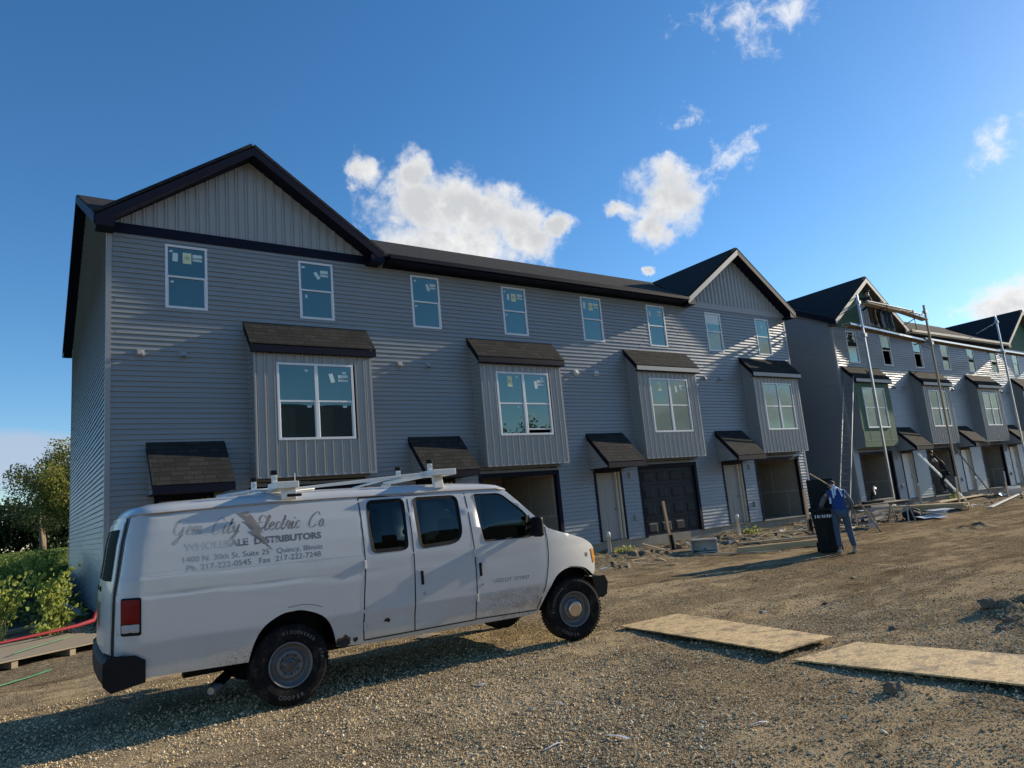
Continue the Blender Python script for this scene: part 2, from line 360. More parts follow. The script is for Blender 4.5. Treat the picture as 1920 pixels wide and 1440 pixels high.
# ------------------------------------------------------------------ ground
def ground_mat(t):
    o = obj_co(t); sp = t.new('ShaderNodeSeparateXYZ', ins={0: o}); X, Y = sp.outputs[0], sp.outputs[1]
    big = t.noise(sc(t, o, (.55, 1, 1)), .55, 5, .6); mid = t.noise(sc(t, o, (.6, 1.4, 1)), 2.3, 6, .68)
    v1 = t.new('ShaderNodeTexVoronoi', ins={'Vector': o}); v1.inputs['Scale'].default_value = 46
    v2 = t.new('ShaderNodeTexVoronoi', ins={'Vector': o}); v2.inputs['Scale'].default_value = 95
    s1 = t.new('ShaderNodeSeparateColor', ins={0: v1.outputs['Color']}); s2 = t.new('ShaderNodeSeparateColor', ins={0: v2.outputs['Color']})
    peb = t.ramp(s1.outputs[0], [(0, (.06, .042, .025)), (.35, (.28, .20, .115)), (.7, (.60, .455, .27)), (1, (.86, .70, .46))])  # darkest speckles stand in for the shaded gaps between stones
    peb2 = t.ramp(s2.outputs[0], [(0, (.06, .042, .025)), (.5, (.36, .265, .15)), (1, (.82, .65, .41))])
    peb = t.mix(.45, peb, peb2)
    earth = t.mix(t.noise(o, 7, 5, .7), (.29, .21, .12), (.62, .48, .295))
    g = t.smooth(t.math('ADD', big, t.math('MULTIPLY', t.math('SUBTRACT', mid, .5), .9)), .46, .62)
    col = t.mix(g, t.mix(.30, peb, (.14, .10, .065)), earth)  # gravel base darkened in colour for the shade between loose stones
    dk = t.smooth(t.noise(sc(t, o, (.45, 1.5, 1)), 1.1, 7, .66), .52, .70)
    col = t.mix(t.math('MULTIPLY', dk, .62), col, (.085, .06, .038))
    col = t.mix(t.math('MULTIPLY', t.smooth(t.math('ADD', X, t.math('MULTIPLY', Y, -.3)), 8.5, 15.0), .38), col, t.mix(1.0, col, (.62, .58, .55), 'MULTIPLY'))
    # trodden earth and straw in front of the houses
    band = t.math('MULTIPLY', t.smooth(t.math('ADD', Y, t.math('MULTIPLY', mid, 2.0)), -3.9, -2.4), 1.0)
    straw = t.smooth(t.noise(sc(t, o, (3, 12, 3)), 3, 5, .7), .46, .66)
    col = t.mix(band, col, t.mix(straw, (.20, .155, .10), (.60, .49, .33)))
    # grass bank
    gm = t.math('MULTIPLY', t.smooth(t.math('ADD', Y, t.math('MULTIPLY', mid, 2.0)), 7.5, 10), t.smooth(X, 25, 12))
    gcol = t.mix(t.noise(sc(t, o, (1, 1, 1)), 1.2, 8, .7), (.03, .055, .012), (.10, .13, .03))
    col = t.mix(gm, col, gcol)
    soil = t.math('MULTIPLY', t.smooth(Y, .5, 2.2), t.math('SUBTRACT', 1.0, gm))
    col = t.mix(soil, col, t.mix(t.noise(o, 9, 6, .7), (.05, .038, .026), (.13, .10, .065)))
    h = t.math('ADD', t.math('MULTIPLY', t.math('SUBTRACT', 1.0, v1.outputs['Distance']), .8), t.math('MULTIPLY', t.math('SUBTRACT', 1.0, v2.outputs['Distance']), .4))
    h = t.math('ADD', t.math('MULTIPLY', h, t.math('SUBTRACT', 1.15, t.math('MULTIPLY', g, .75))), t.math('MULTIPLY', t.noise(o, 12, 8, .72), 1.8))
    return pr(t, col, 1.0, 0, h, 1.0, .034, .0)
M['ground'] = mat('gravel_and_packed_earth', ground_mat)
def axis(lo, f0, f1, hi, step, far):
    a = list(np.arange(f0, f1, step)); q = f0; L = []
    s_ = step
    while q > lo: s_ *= 1.18; q -= s_; L.append(q)
    q = a[-1]; s_ = step; Rr = []
    while q < hi: s_ *= 1.18; q += s_; Rr.append(q)
    return np.array(L[::-1] + a + Rr)
gx = axis(-900, -4, 26, 900, .065, 0); gy = axis(-900, -15.5, .5, 900, .065, 0)
GX, GY = np.meshgrid(gx, gy); GZ = Hraw(GX, GY)
def np_mesh(name, V, F, mats, smooth=True, mi=None):
    me = bpy.data.meshes.new(name); k = F.shape[1]
    me.vertices.add(len(V)); me.vertices.foreach_set('co', V.astype(np.float32).ravel())
    me.loops.add(F.size); me.loops.foreach_set('vertex_index', F.astype(np.int32).ravel())
    me.polygons.add(len(F)); me.polygons.foreach_set('loop_start', np.arange(0, F.size, k, dtype=np.int32))
    me.polygons.foreach_set('loop_total', np.full(len(F), k, dtype=np.int32))
    for m in mats: me.materials.append(m)
    if mi is not None: me.polygons.foreach_set('material_index', mi.astype(np.int32))
    me.polygons.foreach_set('use_smooth', np.full(len(F), smooth)); me.update(calc_edges=True); me.validate()
    o = bpy.data.objects.new(name, me); COL.objects.link(o); return o
nr, nc = GX.shape; idx = np.arange(nr * nc).reshape(nr, nc)
gf = np.stack([idx[:-1, :-1], idx[:-1, 1:], idx[1:, 1:], idx[1:, :-1]], -1).reshape(-1, 4)
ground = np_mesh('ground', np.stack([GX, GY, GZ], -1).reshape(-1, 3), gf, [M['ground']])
tag(ground, kind='structure')

# loose gravel lying on the ground
def pebble_mat(t):
    a = t.new('ShaderNodeAttribute', attribute_name='rnd')
    c = t.ramp(a.outputs['Fac'], [(0, (.17, .118, .066)), (.3, (.46, .34, .19)), (.6, (.70, .53, .31)), (.85, (.78, .61, .38)), (1, (.84, .71, .51))])
    return pr(t, c, 1.0, 0, t.noise(obj_co(t), 300, 2), .3, .001, .0)
M['pebble'] = mat('limestone_gravel', pebble_mat)
bm = bmesh.new(); bmesh.ops.create_icosphere(bm, subdivisions=1, radius=1.0)
ICO_V = np.array([v.co[:] for v in bm.verts]); ICO_F = np.array([[v.index for v in f.verts] for f in bm.faces]); bm.free()
def scatter_pebbles(n, xr, yr, keep, smin, smax, seed):
    g = np.random.default_rng(seed); x = g.uniform(*xr, n); y = g.uniform(*yr, n); k = keep(x, y) > g.uniform(0, 1, n)
    x, y = x[k], y[k]; n = len(x); s = smin + (smax - smin) * g.beta(1.3, 4, n)
    return x, y, s
def cover(x, y):
    d = np.hypot(x + 1.4, y + 16.4); m = np.clip(1.35 - (d - 5) / 5.5, .12, 1)
    nn = fbm(x * .5, y * .9, 4, 77); return m * np.clip(.75 + nn * 2.6, .15, 1)
OCT_V = np.array([(1, 0, 0), (-1, 0, 0), (0, 1, 0), (0, -1, 0), (0, 0, 1), (0, 0, -1)], float); OCT_F = np.array([(0, 2, 4), (2, 1, 4), (1, 3, 4), (3, 0, 4), (2, 0, 5), (1, 2, 5), (3, 1, 5), (0, 3, 5)])
def pebbles(n, smin, smax, seed, BV, BF, off):
    x, y, s_ = scatter_pebbles(n, (-4, 12), (-15.4, -6.5), cover, smin, smax, seed); dx, dy = x + 1.4, y + 16.4
    dep = dx * math.sin(.6048) + dy * math.cos(.6048); lat = dx * math.cos(.6048) - dy * math.sin(.6048); k = (dep > 3.3) & (np.abs(lat) < dep + 1)
    x, y, s_ = x[k], y[k], s_[k]; n = len(x); z = Hraw(x, y); g = np.random.default_rng(seed + 1); nv = len(BV)
    ang = g.uniform(0, 2 * np.pi, n); sx = s_ * g.uniform(.8, 1.35, n); sy = s_ * g.uniform(.65, 1.0, n); sz = s_ * g.uniform(.55, .95, n)
    Vj = BV[None] * (1 + g.uniform(-.22, .22, (n, nv, 1))); th = g.uniform(-.7, .7, n)[:, None]
    vx = Vj[..., 0] * sx[:, None]; vy = Vj[..., 1] * sy[:, None]; vz = Vj[..., 2] * sz[:, None] + vx * th
    ca, sa = np.cos(ang)[:, None], np.sin(ang)[:, None]
    PV = np.stack([x[:, None] + vx * ca - vy * sa, y[:, None] + vx * sa + vy * ca, z[:, None] + sz[:, None] * .4 + vz], -1).reshape(-1, 3)
    return PV, (BF[None] + off + (np.arange(n) * nv)[:, None, None]).reshape(-1, 3), np.repeat(g.uniform(0, 1, n), nv)
PV1, PF1, A1 = pebbles(45000, .008, .020, 5, ICO_V, ICO_F, 0); PV2, PF2, A2 = pebbles(420000, .004, .0115, 6, OCT_V, OCT_F, len(PV1))
gravel = np_mesh('gravel', np.concatenate([PV1, PV2]), np.concatenate([PF1, PF2]), [M['pebble']], smooth=False)
at = gravel.data.attributes.new('rnd', 'FLOAT', 'POINT'); at.data.foreach_set('value', np.concatenate([A1, A2]).astype(np.float32))
tag(gravel, 'loose tan gravel scattered over the packed earth lot', 'gravel', kind='stuff')

# ------------------------------------------------------------------ row houses
P = 6.1; EAVE = 8.41; COURSE = .1143
def siding(mb, org, ud, nd, z0, z1, width, holes=(), lo=None, hi=None, mi=0, lip=.026):
    """clapboard courses on a vertical wall; holes = (u0,u1,z0,z1); lo/hi optional functions of z limiting u"""
    org = Vector(org); ud = Vector(ud); nd = Vector(nd)
    def pt(u, z, d): return org + ud * u + nd * d + Vector((0, 0, z))
    zs = z0; rs_ = random.Random(int(width * 100))
    while zs < z1 - 1e-4:
        ze = min(zs + COURSE, z1); cuts = [zs, ze] + [h for hh in holes for h in hh[2:4] if zs < h < ze]; cuts = sorted(set(cuts))
        for za, zb in zip(cuts[:-1], cuts[1:]):
            da = .003 + lip * (1 - (za - zs) / COURSE); db = .003 + lip * (1 - (zb - zs) / COURSE); zm = (za + zb) / 2
            L0, H0 = (lo(za) if lo else 0, hi(za) if hi else width); L1, H1 = (lo(zb) if lo else 0, hi(zb) if hi else width)
            if H1 - L1 < .02 and H0 - L0 < .02: continue
            if za == zs: o_ = rs_.uniform(0, 3.6); brk = [o_ + 3.6 * i for i in range(int(width / 3.6) + 1)] if width > 4 else []
            iv = [(L0, H0, L1, H1)]
            for b_ in brk:
                a0, b0, a1, b1 = iv[-1]
                if a0 + .1 < b_ < b0 - .1 and a1 + .1 < b_ < b1 - .1: iv[-1:] = [(a0, b_, a1, b_), (b_, b0, b_, b1)]
            for h in sorted([h for h in holes if h[2] < zm < h[3]]):
                nv = []
                for (a0, b0, a1, b1) in iv:
                    if h[1] <= a0 or h[0] >= b0: nv.append((a0, b0, a1, b1)); continue
                    if h[0] > a0: nv.append((a0, h[0], a1, h[0]))
                    if h[1] < b0: nv.append((h[1], b0, h[1], b1))
                iv = nv
            for (a0, b0, a1, b1) in iv:
                if b0 - a0 < .01: continue
                ex = .0035 if sum(1 for q_ in brk if q_ <= (a0 + b0) / 2) % 2 else 0; ea, eb = da + ex, db + ex
                if ex and any(abs(a0 - q_) < 1e-6 for q_ in brk): mb.quad(pt(a0, za, 0), pt(a0, za, ea), pt(a0, zb, eb), pt(a0, zb, 0), mi)
                if ex and any(abs(b0 - q_) < 1e-6 for q_ in brk): mb.quad(pt(b0, za, ea), pt(b0, za, 0), pt(b0, zb, 0), pt(b0, zb, eb), mi)
                mb.quad(pt(a0, za, ea), pt(b0, za, ea), pt(b1, zb, eb), pt(a1, zb, eb), mi)
                if za == zs: mb.quad(pt(a0, za, .002), pt(b0, za, .002), pt(b0, za, ea), pt(a0, za, ea), mi)
        zs += COURSE
def batten(mb, x0, x1, y, zlo, zhi, holes=(), mi=0):
    """board and batten facing -y; zlo/zhi functions of x"""
    step = .22; x = x0
    while x < x1 - 1e-4:
        prof = [(0, .003), (.010, .028), (.036, .028), (.048, .003), (.070, .003), (.078, .018), (.090, .003), (step, .003)]
        for (a, da), (b, db) in zip(prof[:-1], prof[1:]):
            xa, xb = x + a, min(x + b, x1)
            if xa >= x1: break
            xm = (xa + xb) / 2; zz = [(zlo, zhi)]
            for h in holes:
                if h[0] < xm < h[1]: zz = [(zlo, lambda q, hh=h: hh[2]), (lambda q, hh=h: hh[3], zhi)]
            for l, u in zz:
                if u(xm) - l(xm) < .01: continue
                mb.quad((xa, y - da, l(xa)), (xb, y - db, l(xb)), (xb, y - db, u(xb)), (xa, y - da, u(xa)), mi)
        x += step
def window(parent, x0, x1, z0, z1, y, cols=1, stickers=(), open_low=None, name='window', label=None, gap=None):
    """white double hung window facing -y; frame is the part, panes and paper labels its pieces"""
    f = MB(); t = .055; ye, yi = y - .032, y + .06
    f.box(x0, x1, ye, yi, z0, z0 + t); f.box(x0, x1, ye, yi, z1 - t, z1)
    f.box(x0, x0 + t, ye + .002, yi, z0 + t, z1 - t); f.box(x1 - t, x1, ye + .002, yi, z0 + t, z1 - t)
    w = (x1 - x0) / cols; zm = (z0 + z1) / 2; panes = []
    for c in range(cols):
        a = x0 + c * w + (t if c == 0 else .042); b = x0 + (c + 1) * w - (t if c == cols - 1 else .042)
        if c: f.box(x0 + c * w - .042, x0 + c * w + .042, ye + .004, yi, z0 + t, z1 - t)
        f.box(a, b, ye + .012, yi, zm - .022, zm + .022)
        lz = z0 + t
        if open_low == c: lz = z0 + t + .10; f.box(a, b, ye + .02, yi - .01, lz, lz + .035); lz += .035
        f.box(a, a + .018, ye + .02, yi, lz, zm - .022); f.box(b - .018, b, ye + .02, yi, lz, zm - .022)
        panes += [(a, b, zm + .022, z1 - t, y - .004), (a + .018, b - .018, lz, zm - .022, y + .012)]
    fo = f.build(name, M['white'], parent, bevel=.004)
    if label: fo['label'] = label
    for i, (a, b, c, d, yy) in enumerate(panes):
        if gap == i:
            g = MB(); g.box(a, b, yy + .3, yy + .31, c, d); g.build('unlit_room_sheet', M['dark'], fo); continue  # black sheet stands in for the unlit room behind the missing pane
        g = MB(); g.box(a, b, yy, yy + .006, c, d); g.build('pane', M['glass'], fo)
    for (i, u, v, sw, sh, rot, kind) in stickers:
        a, b, c, d, yy = panes[i]; cx = a + (b - a) * u; cz = c + (d - c) * v; g = MB(); yy -= .003
        ca, sa = math.cos(rot), math.sin(rot)
        P4 = [(cx + px * sw * ca - pz * sh * sa, yy, cz + px * sw * sa + pz * sh * ca) for px, pz in ((-.5, -.5), (.5, -.5), (.5, .5), (-.5, .5))]
        g.prism(P4, (0, .002, 0), 0)
        if kind == 'word':
            vs, fs = text_mesh("ALCOM", min(sh * .6, sw * .27), bold=.002, align='CENTER'); g.add([(cx + v.x, yy - .002, cz - sh * .22 + v.y) for v in vs], fs, 1)
        elif kind in ('lines', 'y'):
            for q in (-.12, .02, .1): g.box(cx - sw * .3, cx + sw * .3, yy - .0015, yy - .0005, cz + q * sh, cz + q * sh + .008, 1)
        g.build('window_label', [M['sticker_y'] if kind == 'y' else M['sticker'], M['ink']], fo)
    return fo
def vent(parent, x, z, k='white'):
    m = MB(); m.box(x - .085, x + .085, -.035, -.012, z - .085, z + .085)
    m.add([(x - .06, -.036, z - .055), (x + .06, -.036, z - .055), (x + .06, -.036, z + .065), (x - .06, -.036, z + .065),
           (x - .06, -.12, z - .055), (x + .06, -.12, z - .055), (x + .05, -.06, z + .065), (x - .05, -.06, z + .065)],
          [(0, 4, 7, 3), (4, 5, 6, 7), (5, 1, 2, 6), (3, 7, 6, 2)])
    h = m.build('dryer_vent', M['corner'] if k != 'white' else M['pvc'], parent, bevel=.006)
    g = MB(); g.box(x - .052, x + .052, -.112, -.04, z - .054, z - .03); g.build('vent_flap', M['navy'], h)
def roof_slab(mb, pts, th, mi=0):
    """pts: 4 corners of the upper surface, counterclockwise from above; slab hangs below"""
    a = [Vector(p) for p in pts]; n = (a[1] - a[0]).cross(a[2] - a[0]).normalized(); mb.prism(a, -n * th, mi)

def row(name, origin, label, mirror, greens=(), garages=None, swing=None):
    root = thing(name, label, 'townhouse', origin)
    N = 4; L = N * P
    X = (lambda k, a, b: (k * P + P - b, k * P + P - a)) if mirror else (lambda k, a, b: (k * P + a, k * P + b))
    wz0, wz1 = 6.616, 8.112; bz0, bz1 = 2.735, 5.60; D = 11.8
    holes = []
    for k in range(N):
        for a in (1.113, 4.122):
            x0, x1 = X(k, a, a + .889); holes.append((x0, x1, wz0, wz1))
        x0, x1 = X(k, 2.864, 5.722); holes.append((x0, x1, bz0, 6.30))
        x0, x1 = X(k, 2.80, 5.62); holes.append((x0, x1, .0, 2.56))
        x0, x1 = X(k, .88, 2.06); holes.append((x0, x1, .0, 2.50))
    w = MB(); siding(w, (0, 0, 0), (1, 0, 0), (0, -1, 0), .26, EAVE + .06, L, holes); w.build('front_wall', M['siding'], root)
    mid, RZ = 5.9, 11.6; sl = (RZ - 8.41) / (mid + .4)
    def lo(z): return max(0, (z - 8.55) / sl)
    def hi(z): return min(D, D - (z - 8.55) / sl)
    w = MB(); siding(w, (0, D, 0), (0, -1, 0), (-1, 0, 0), .26, 11.3, D, (), lo=lambda z: D - hi(z), hi=lambda z: D - lo(z)); w.build('side_wall', M['siding'], root)
    w = MB(); siding(w, (L, 0, 0), (0, 1, 0), (1, 0, 0), .26, 11.3, D, (), lo=lo, hi=hi); w.build('side_wall', M['siding'], root)
    w = MB(); siding(w, (L, D, 0), (-1, 0, 0), (0, 1, 0), .26, EAVE, L); w.build('back_wall', M['siding'], root)
    for cx in (-.012, L + .012):
        s = 1 if cx < 1 else -1; c = MB(); e0 = cx - s * .016; pts = [(e0, -.032), (cx + s * .085, -.032), (cx + s * .085, -.001), (cx + s * .001, -.001), (cx + s * .001, .085), (e0, .085)]
        c.prism([(a, b_, .25) for a, b_ in pts], (0, 0, EAVE - .27)); c.build('corner_trim', M['corner'], root)
        c = MB(); c.box(cx - .014, cx + .014, D - .08, D + .02, .25, EAVE - .02); c.build('corner_trim', M['corner'], root)
    # foundation, open under the doors only above the sill
    fd = MB(); fd.box(.01, L - .01, .012, D - .02, -.9, .262); fd.build('foundation', M['concrete'], root)
    # main roof
    r = MB(); o = .27; th = .10
    for a, b in ((-o, L + o),):
        ge0, ge1 = P + .18, 3 * P - .12; ys, zs_ = .03, 8.47 + .45 * sl
        r.add([(p_[0], p_[1], p_[2] + q_) for q_ in (0, -th) for p_ in ((a, ys, zs_), (ge0, ys, zs_), (ge0, -.42, 8.47), (ge1, -.42, 8.47), (ge1, ys, zs_), (b, ys, zs_), (b, mid, RZ + .02), (a, mid, RZ + .02))],
              [tuple(range(8)), tuple(range(15, 7, -1))] + [(i_, i_ + 8, (i_ + 1) % 8 + 8, (i_ + 1) % 8) for i_ in range(8)])
        roof_slab(r, [(b, 2 * mid + .42, 8.47), (a, 2 * mid + .42, 8.47), (a, mid, RZ + .02), (b, mid, RZ + .02)], th)
    rf = r.build('roof', M['sh_main'], root)
    e = MB(); g_edge = (P + .32, 3 * P - .18)
    e.box(g_edge[0], g_edge[1], -.44, -.40, 8.26, 8.43)
    e.box(g_edge[0], g_edge[1], -.52, -.442, 8.31, 8.42)
    e.build('gutter', M['cream'] if greens else M['navy'], root, bevel=.006)
    e = MB(); e.box(g_edge[0], g_edge[1], -.40, -.03, 8.262, 8.285); e.box(g_edge[0], g_edge[1], -.03, -.012, 8.20, 8.262); e.build('soffit', M['navy'], root)
    for xx in (-o, L + o):      # rakes of the gable ends
        rk = MB(); s = -1 if xx < 0 else 1
        for y0, y1 in ((-.44, mid), (2 * mid + .44, mid)):
            rk.prism([(xx, y0, 8.44), (xx, y1, RZ - .01), (xx, y1, RZ - .24), (xx, y0, 8.20)], (s * .03, 0, 0))
            rk.prism([(xx - s * .003, y0 + (.03 if y0 < 0 else -.03), 8.21), (xx - s * .003, y1, RZ - .23), (xx - s * .003, y1, RZ - .25), (xx - s * .003, y0 + (.03 if y0 < 0 else -.03), 8.19)], (-s * .26, 0, 0))
        rk.build('rake_board', M['navy'], root)
    # front gables over the first and last unit
    for gi, k in enumerate((0, 3)):
        x0, x1 = k * P - (.25 if k == 0 else .15), k * P + P + (.15 if k == 0 else .25); xm = (x0 + x1) / 2; az = 10.72; ez = 8.45
        slg = (az - ez) / (xm - x0); back = (az - 8.47) / sl - .42 + .05
        gp = MB(); green = bool(greens)
        if green:
            gp.add([(x0 + .3, -.006, 8.46), (x1 - .3, -.006, 8.46), (xm, -.006, az - .2)], [(0, 1, 2)], 1)
            if gi == 0: batten(gp, xm - .15, xm + 2.0, -.012, lambda x: 8.5, lambda x: min(9.5, 8.46 + (x1 - .3 - x) * slg))
        else: batten(gp, x0 + .26, x1 - .26, -.006, lambda x: 8.44, lambda x: 8.44 + max(0, min((x - x0 - .2), (x1 - .2 - x))) * slg)
        g = gp.build('gable_wall', [M['batten'], M['sheath']], root)
        bd = MB(); bd.box(x0 + .1, x1 - .1, -.045, -.008, 8.235, 8.46)
        bd.build('gable_band', M['sheath'] if green else M['navy'] if gi == 0 else M['corner'], root)
        rs = MB(); fy = -.42
        roof_slab(rs, [(x0 - .02, fy, ez), (xm, fy, az + .02), (xm, back, az + .02), (x0 - .02, -.25, ez)][::-1], .07)
        roof_slab(rs, [(x1 + .02, fy, ez), (xm, fy, az + .02), (xm, back, az + .02), (x1 + .02, -.25, ez)], .07)
        gr = rs.build('gable_roof', M['sh_gab'], root)
        bg = MB()
        for xe, s in ((x0, 1), (x1, -1)):
            bg = MB(); bg.prism([(xe - s * .03, fy - .003, ez - .05), (xm, fy - .003, az - .03), (xm, fy - .003, az - .24), (xe - s * .03, fy - .003, ez - .25)], (0, -.03, 0))
            bg.build('bargeboard', M['cream'] if green else M['corner'] if (gi and s > 0) else M['navy'], gr)  # last gable's left board is coloured paler to imitate its bright reflection
        pass
        bg = MB()
        for xe, s in ((x0, 1), (x1, -1)):
            bg.prism([(xe, fy, ez - .20), (xm, fy, az - .20), (xm, fy, az - .225), (xe, fy, ez - .225)], (0, -fy - .012, 0))
            bg.box(min(xe, xe + s * .34), max(xe, xe + s * .34), fy + .002, -.02, ez - .262, ez - .19)
            bg.box(min(xe, xe + s * .34), max(xe, xe + s * .34), fy - .028, fy - .001, ez - .265, ez - .06)
        bg.build('gable_soffit', M['soffit'] if green else M['navy'], gr)
    # windows of the top floor
    stk = {0: [(0, .09, .86, .07, .04, .5, 'p'), (0, .2, .66, .11, .2, -.03, 'p'), (0, .52, .66, .18, .26, 0, 'y'), (0, .80, .70, .2, .16, 0, 'word'), (1, .1, .86, .07, .04, .2, 'p')],
           1: [(0, .09, .86, .09, .05, .1, 'p'), (0, .54, .58, .09, .2, .6, 'p'), (0, .78, .68, .2, .16, 0, 'word'), (1, .15, .8, .05, .09, 0, 'p')],
           2: [(0, .12, .85, .07, .04, .6, 'p'), (0, .62, .62, .08, .2, .3, 'p'), (0, .82, .68, .18, .15, 0, 'word'), (1, .1, .85, .08, .04, .2, 'p')],
           3: [(0, .1, .85, .07, .04, .5, 'p'), (0, .25, .62, .08, .2, 0, 'p'), (0, .5, .62, .17, .25, 0, 'y'), (0, .8, .68, .2, .15, 0, 'word'), (1, .1, .85, .08, .04, .2, 'p')],
           4: [(0, .15, .66, .09, .22, 0, 'p'), (0, .5, .62, .17, .25, 0, 'y'), (0, .8, .68, .2, .15, 0, 'word')],
           5: [(0, .15, .62, .08, .2, 0, 'p'), (0, .78, .68, .2, .15, 0, 'word')],
           6: [(0, .5, .70, .74, .38, 0, 'p')], 7: [(0, .5, .6, .1, .18, 0, 'p')]}
    for i in range(8):
        k = i // 2; a = (1.113, 4.122)[(i % 2) if not mirror else 1 - i % 2]; x0, x1 = X(k, a, a + .889)
        window(root, x0 + .002, x1 - .002, wz0 + .002, wz1 - .002, 0, 1, stk[i] if not mirror else (), gap=({1: 1, 2: 1}.get(i) if mirror else None))
    for k in range(N):
        # bay
        x0, x1 = X(k, 2.864, 5.722); d = .434; green = k in greens
        b = MB(); wh = X(k, 3.37, 5.235); wx0, wx1 = wh; hz = (3.56, 5.387)
        if green:
            for (p, q, r1, r2) in ((x0, wx0, bz0, bz1 + .1), (wx1, x1, bz0, bz1 + .1), (wx0, wx1, bz0, hz[0]), (wx0, wx1, hz[1], bz1 + .1)): b.box(p, q, -d, -d + .012, r1, r2, 1)
            for q in (x0 + .05, wx0 + .08, wx1 - .05): b.box(q, q + .05, -d - .004, -d, bz0 + .3, hz[0] - .05, 2)
            b.box(x0 + .1, x1 - .1, -d - .004, -d, bz0 + .27, bz0 + .31, 2)
        else: batten(b, x0, x1, -d, lambda x: bz0, lambda x: bz1 + .1, [(wx0, wx1, *hz)])
        b.box(x0, x1, -d + .013, -.02, bz0, bz0 + .02, 3 if not green else 1)
        bo = b.build('bay_window', [M['batten'], M['sheath'], M['sheath_light'], M['soffit']], root)
        if green: bo['label'] = 'bay still in bare green sheathing'
        s = MB(); zt = lambda u: 6.35 - u * 1.25
        siding(s, (x0, 0, 0), (0, -1, 0), (-1, 0, 0), bz0, 6.35, d, (), hi=lambda z: min(d, max(0, (6.38 - z) / 1.25)), lip=.020)
        s.build('bay_side', M['siding'], bo); s = MB()
        siding(s, (x1, -d, 0), (0, 1, 0), (1, 0, 0), bz0, 6.35, d, (), lo=lambda z: max(0, d - (6.38 - z) / 1.25), hi=lambda z: d, lip=.020)
        s.build('bay_side', M['siding'], bo)
        s = MB()
        if not green:
            for cx in (x0, x1): q = 1 if cx == x1 else -1; s.box(min(cx - q * .05, cx + q * .014), max(cx - q * .05, cx + q * .014), -d - .016, -d - .001, bz0 - .02, bz1 + .1)
            for cx in (x0 - .014, x1 + .001): s.box(cx, cx + .013, -d - .0155, -d + .05, bz0 - .02, bz1 + .1)
            s.box(x0 + .05, x1 - .05, -d - .018, -d - .001, bz0 - .02, bz0 + .025)
        for cx in (x0 - .016, x1 + .001): s.box(cx, cx + .015, -.07, -.02, bz0 - .02, 6.3)
        s.build('bay_corner_trim', M['corner'], bo)
        s = MB(); ax0, ax1 = x0 - .1, x1 + .1
        roof_slab(s, [(ax0, -.58, 5.79), (ax1, -.58, 5.79), (ax1, -.018, 6.445), (ax0, -.018, 6.445)], .03)
        s.build('bay_roof', M['sh_bay'], bo)
        s = MB(); s.box(ax0 + .002, ax1 - .002, -.577, -.55, 5.595, 5.755)
        for cx, q in ((ax0, 1), (ax1, -1)):
            s.prism([(cx, -.5775, 5.765), (cx, -.02, 6.41), (cx, -.02, 6.24), (cx, -.42, 5.78), (cx, -.5775, 5.60)], (q * .03, 0, 0))
        s.box(ax0 + .03, ax1 - .03, -.55, -d - .002, 5.60, 5.62)
        s.build('bay_fascia', M['navy'] if not mirror else M['navy'], bo)
        if mirror or k >= 1:
            s = MB(); s.box(ax0 + .001, ax1 - .001, -.585, -.578, 5.62, 5.76); s.build('bay_drip_edge', M['corner'] if (mirror or k >= 2) else M['navy'], bo)
        bst = {0: [(0, .78, .86, .08, .05, -.3, 'p'), (2, .42, .66, .10, .22, .25, 'p'), (2, .76, .66, .24, .16, 0, 'word'), (2, .8, .82, .10, .06, 0, 'p'), (1, .85, .88, .1, .05, 0, 'p'), (3, .8, .88, .1, .05, 0, 'p')],
               1: [(0, .5, .74, .16, .3, 0, 'y'), (0, .8, .9, .08, .05, .3, 'p'), (2, .5, .64, .1, .22, .1, 'p'), (2, .72, .72, .24, .16, 0, 'word'), (2, .78, .88, .1, .05, 0, 'p'), (1, .8, .9, .1, .05, 0, 'p')],
               2: [(0, .5, .74, .16, .3, 0, 'y'), (2, .35, .64, .08, .22, .1, 'p'), (2, .72, .72, .24, .16, 0, 'word')], 3: [(0, .5, .72, .14, .3, 0, 'p')]}
        window(root, wx0 + .002, wx1 - .002, hz[0] + .002, hz[1] - .002, -d, 2, bst[k] if not mirror else (), open_low=1 if (k == 1 and not mirror) else None)
        # canopy over the entry
        x0, x1 = X(k, .73, 2.30); cn = MB(); dz = .93
        roof_slab(cn, [(x0, -dz, 2.66), (x1, -dz, 2.66), (x1, -.018, 3.63), (x0, -.018, 3.63)], .03)
        co = cn.build('entry_canopy', M['sh_can'], root)
        s = MB(); s.box(x0 + .002, x1 - .002, -dz + .004, -dz + .03, 2.48, 2.635)
        for cx, q in ((x0, 1), (x1, -1)):
            s.prism([(cx, -dz + .003, 2.63), (cx, -.02, 3.595), (cx, -.02, 3.45), (cx, -dz + .2, 2.66), (cx, -dz + .003, 2.475)], (q * .028, 0, 0))
        s.box(x0 + .03, x1 - .03, -dz + .03, -.02, 2.49, 2.51)
        s.build('canopy_fascia', M['navy'], co)
        cs = 1.06
        for cx, nx in ((x0 + .05, -1), (x1 - .05, 1)):
            s = MB()
            if nx < 0: siding(s, (cx, 0, 0), (0, -1, 0), (-1, 0, 0), 2.51, 3.5, dz, (), lo=lambda z: .02, hi=lambda z: max(.02, min(dz - .1, (3.52 - z) / cs)), lip=.020)
            else: siding(s, (cx, -dz, 0), (0, 1, 0), (1, 0, 0), 2.51, 3.5, dz, (), lo=lambda z: min(dz - .02, max(.1, dz - (3.52 - z) / cs)), hi=lambda z: dz - .02, lip=.020)
            s.build('canopy_side', M['siding'], co)
        # doorway
        x0, x1 = X(k, .88, 2.06); zf = .29; dw = MB()
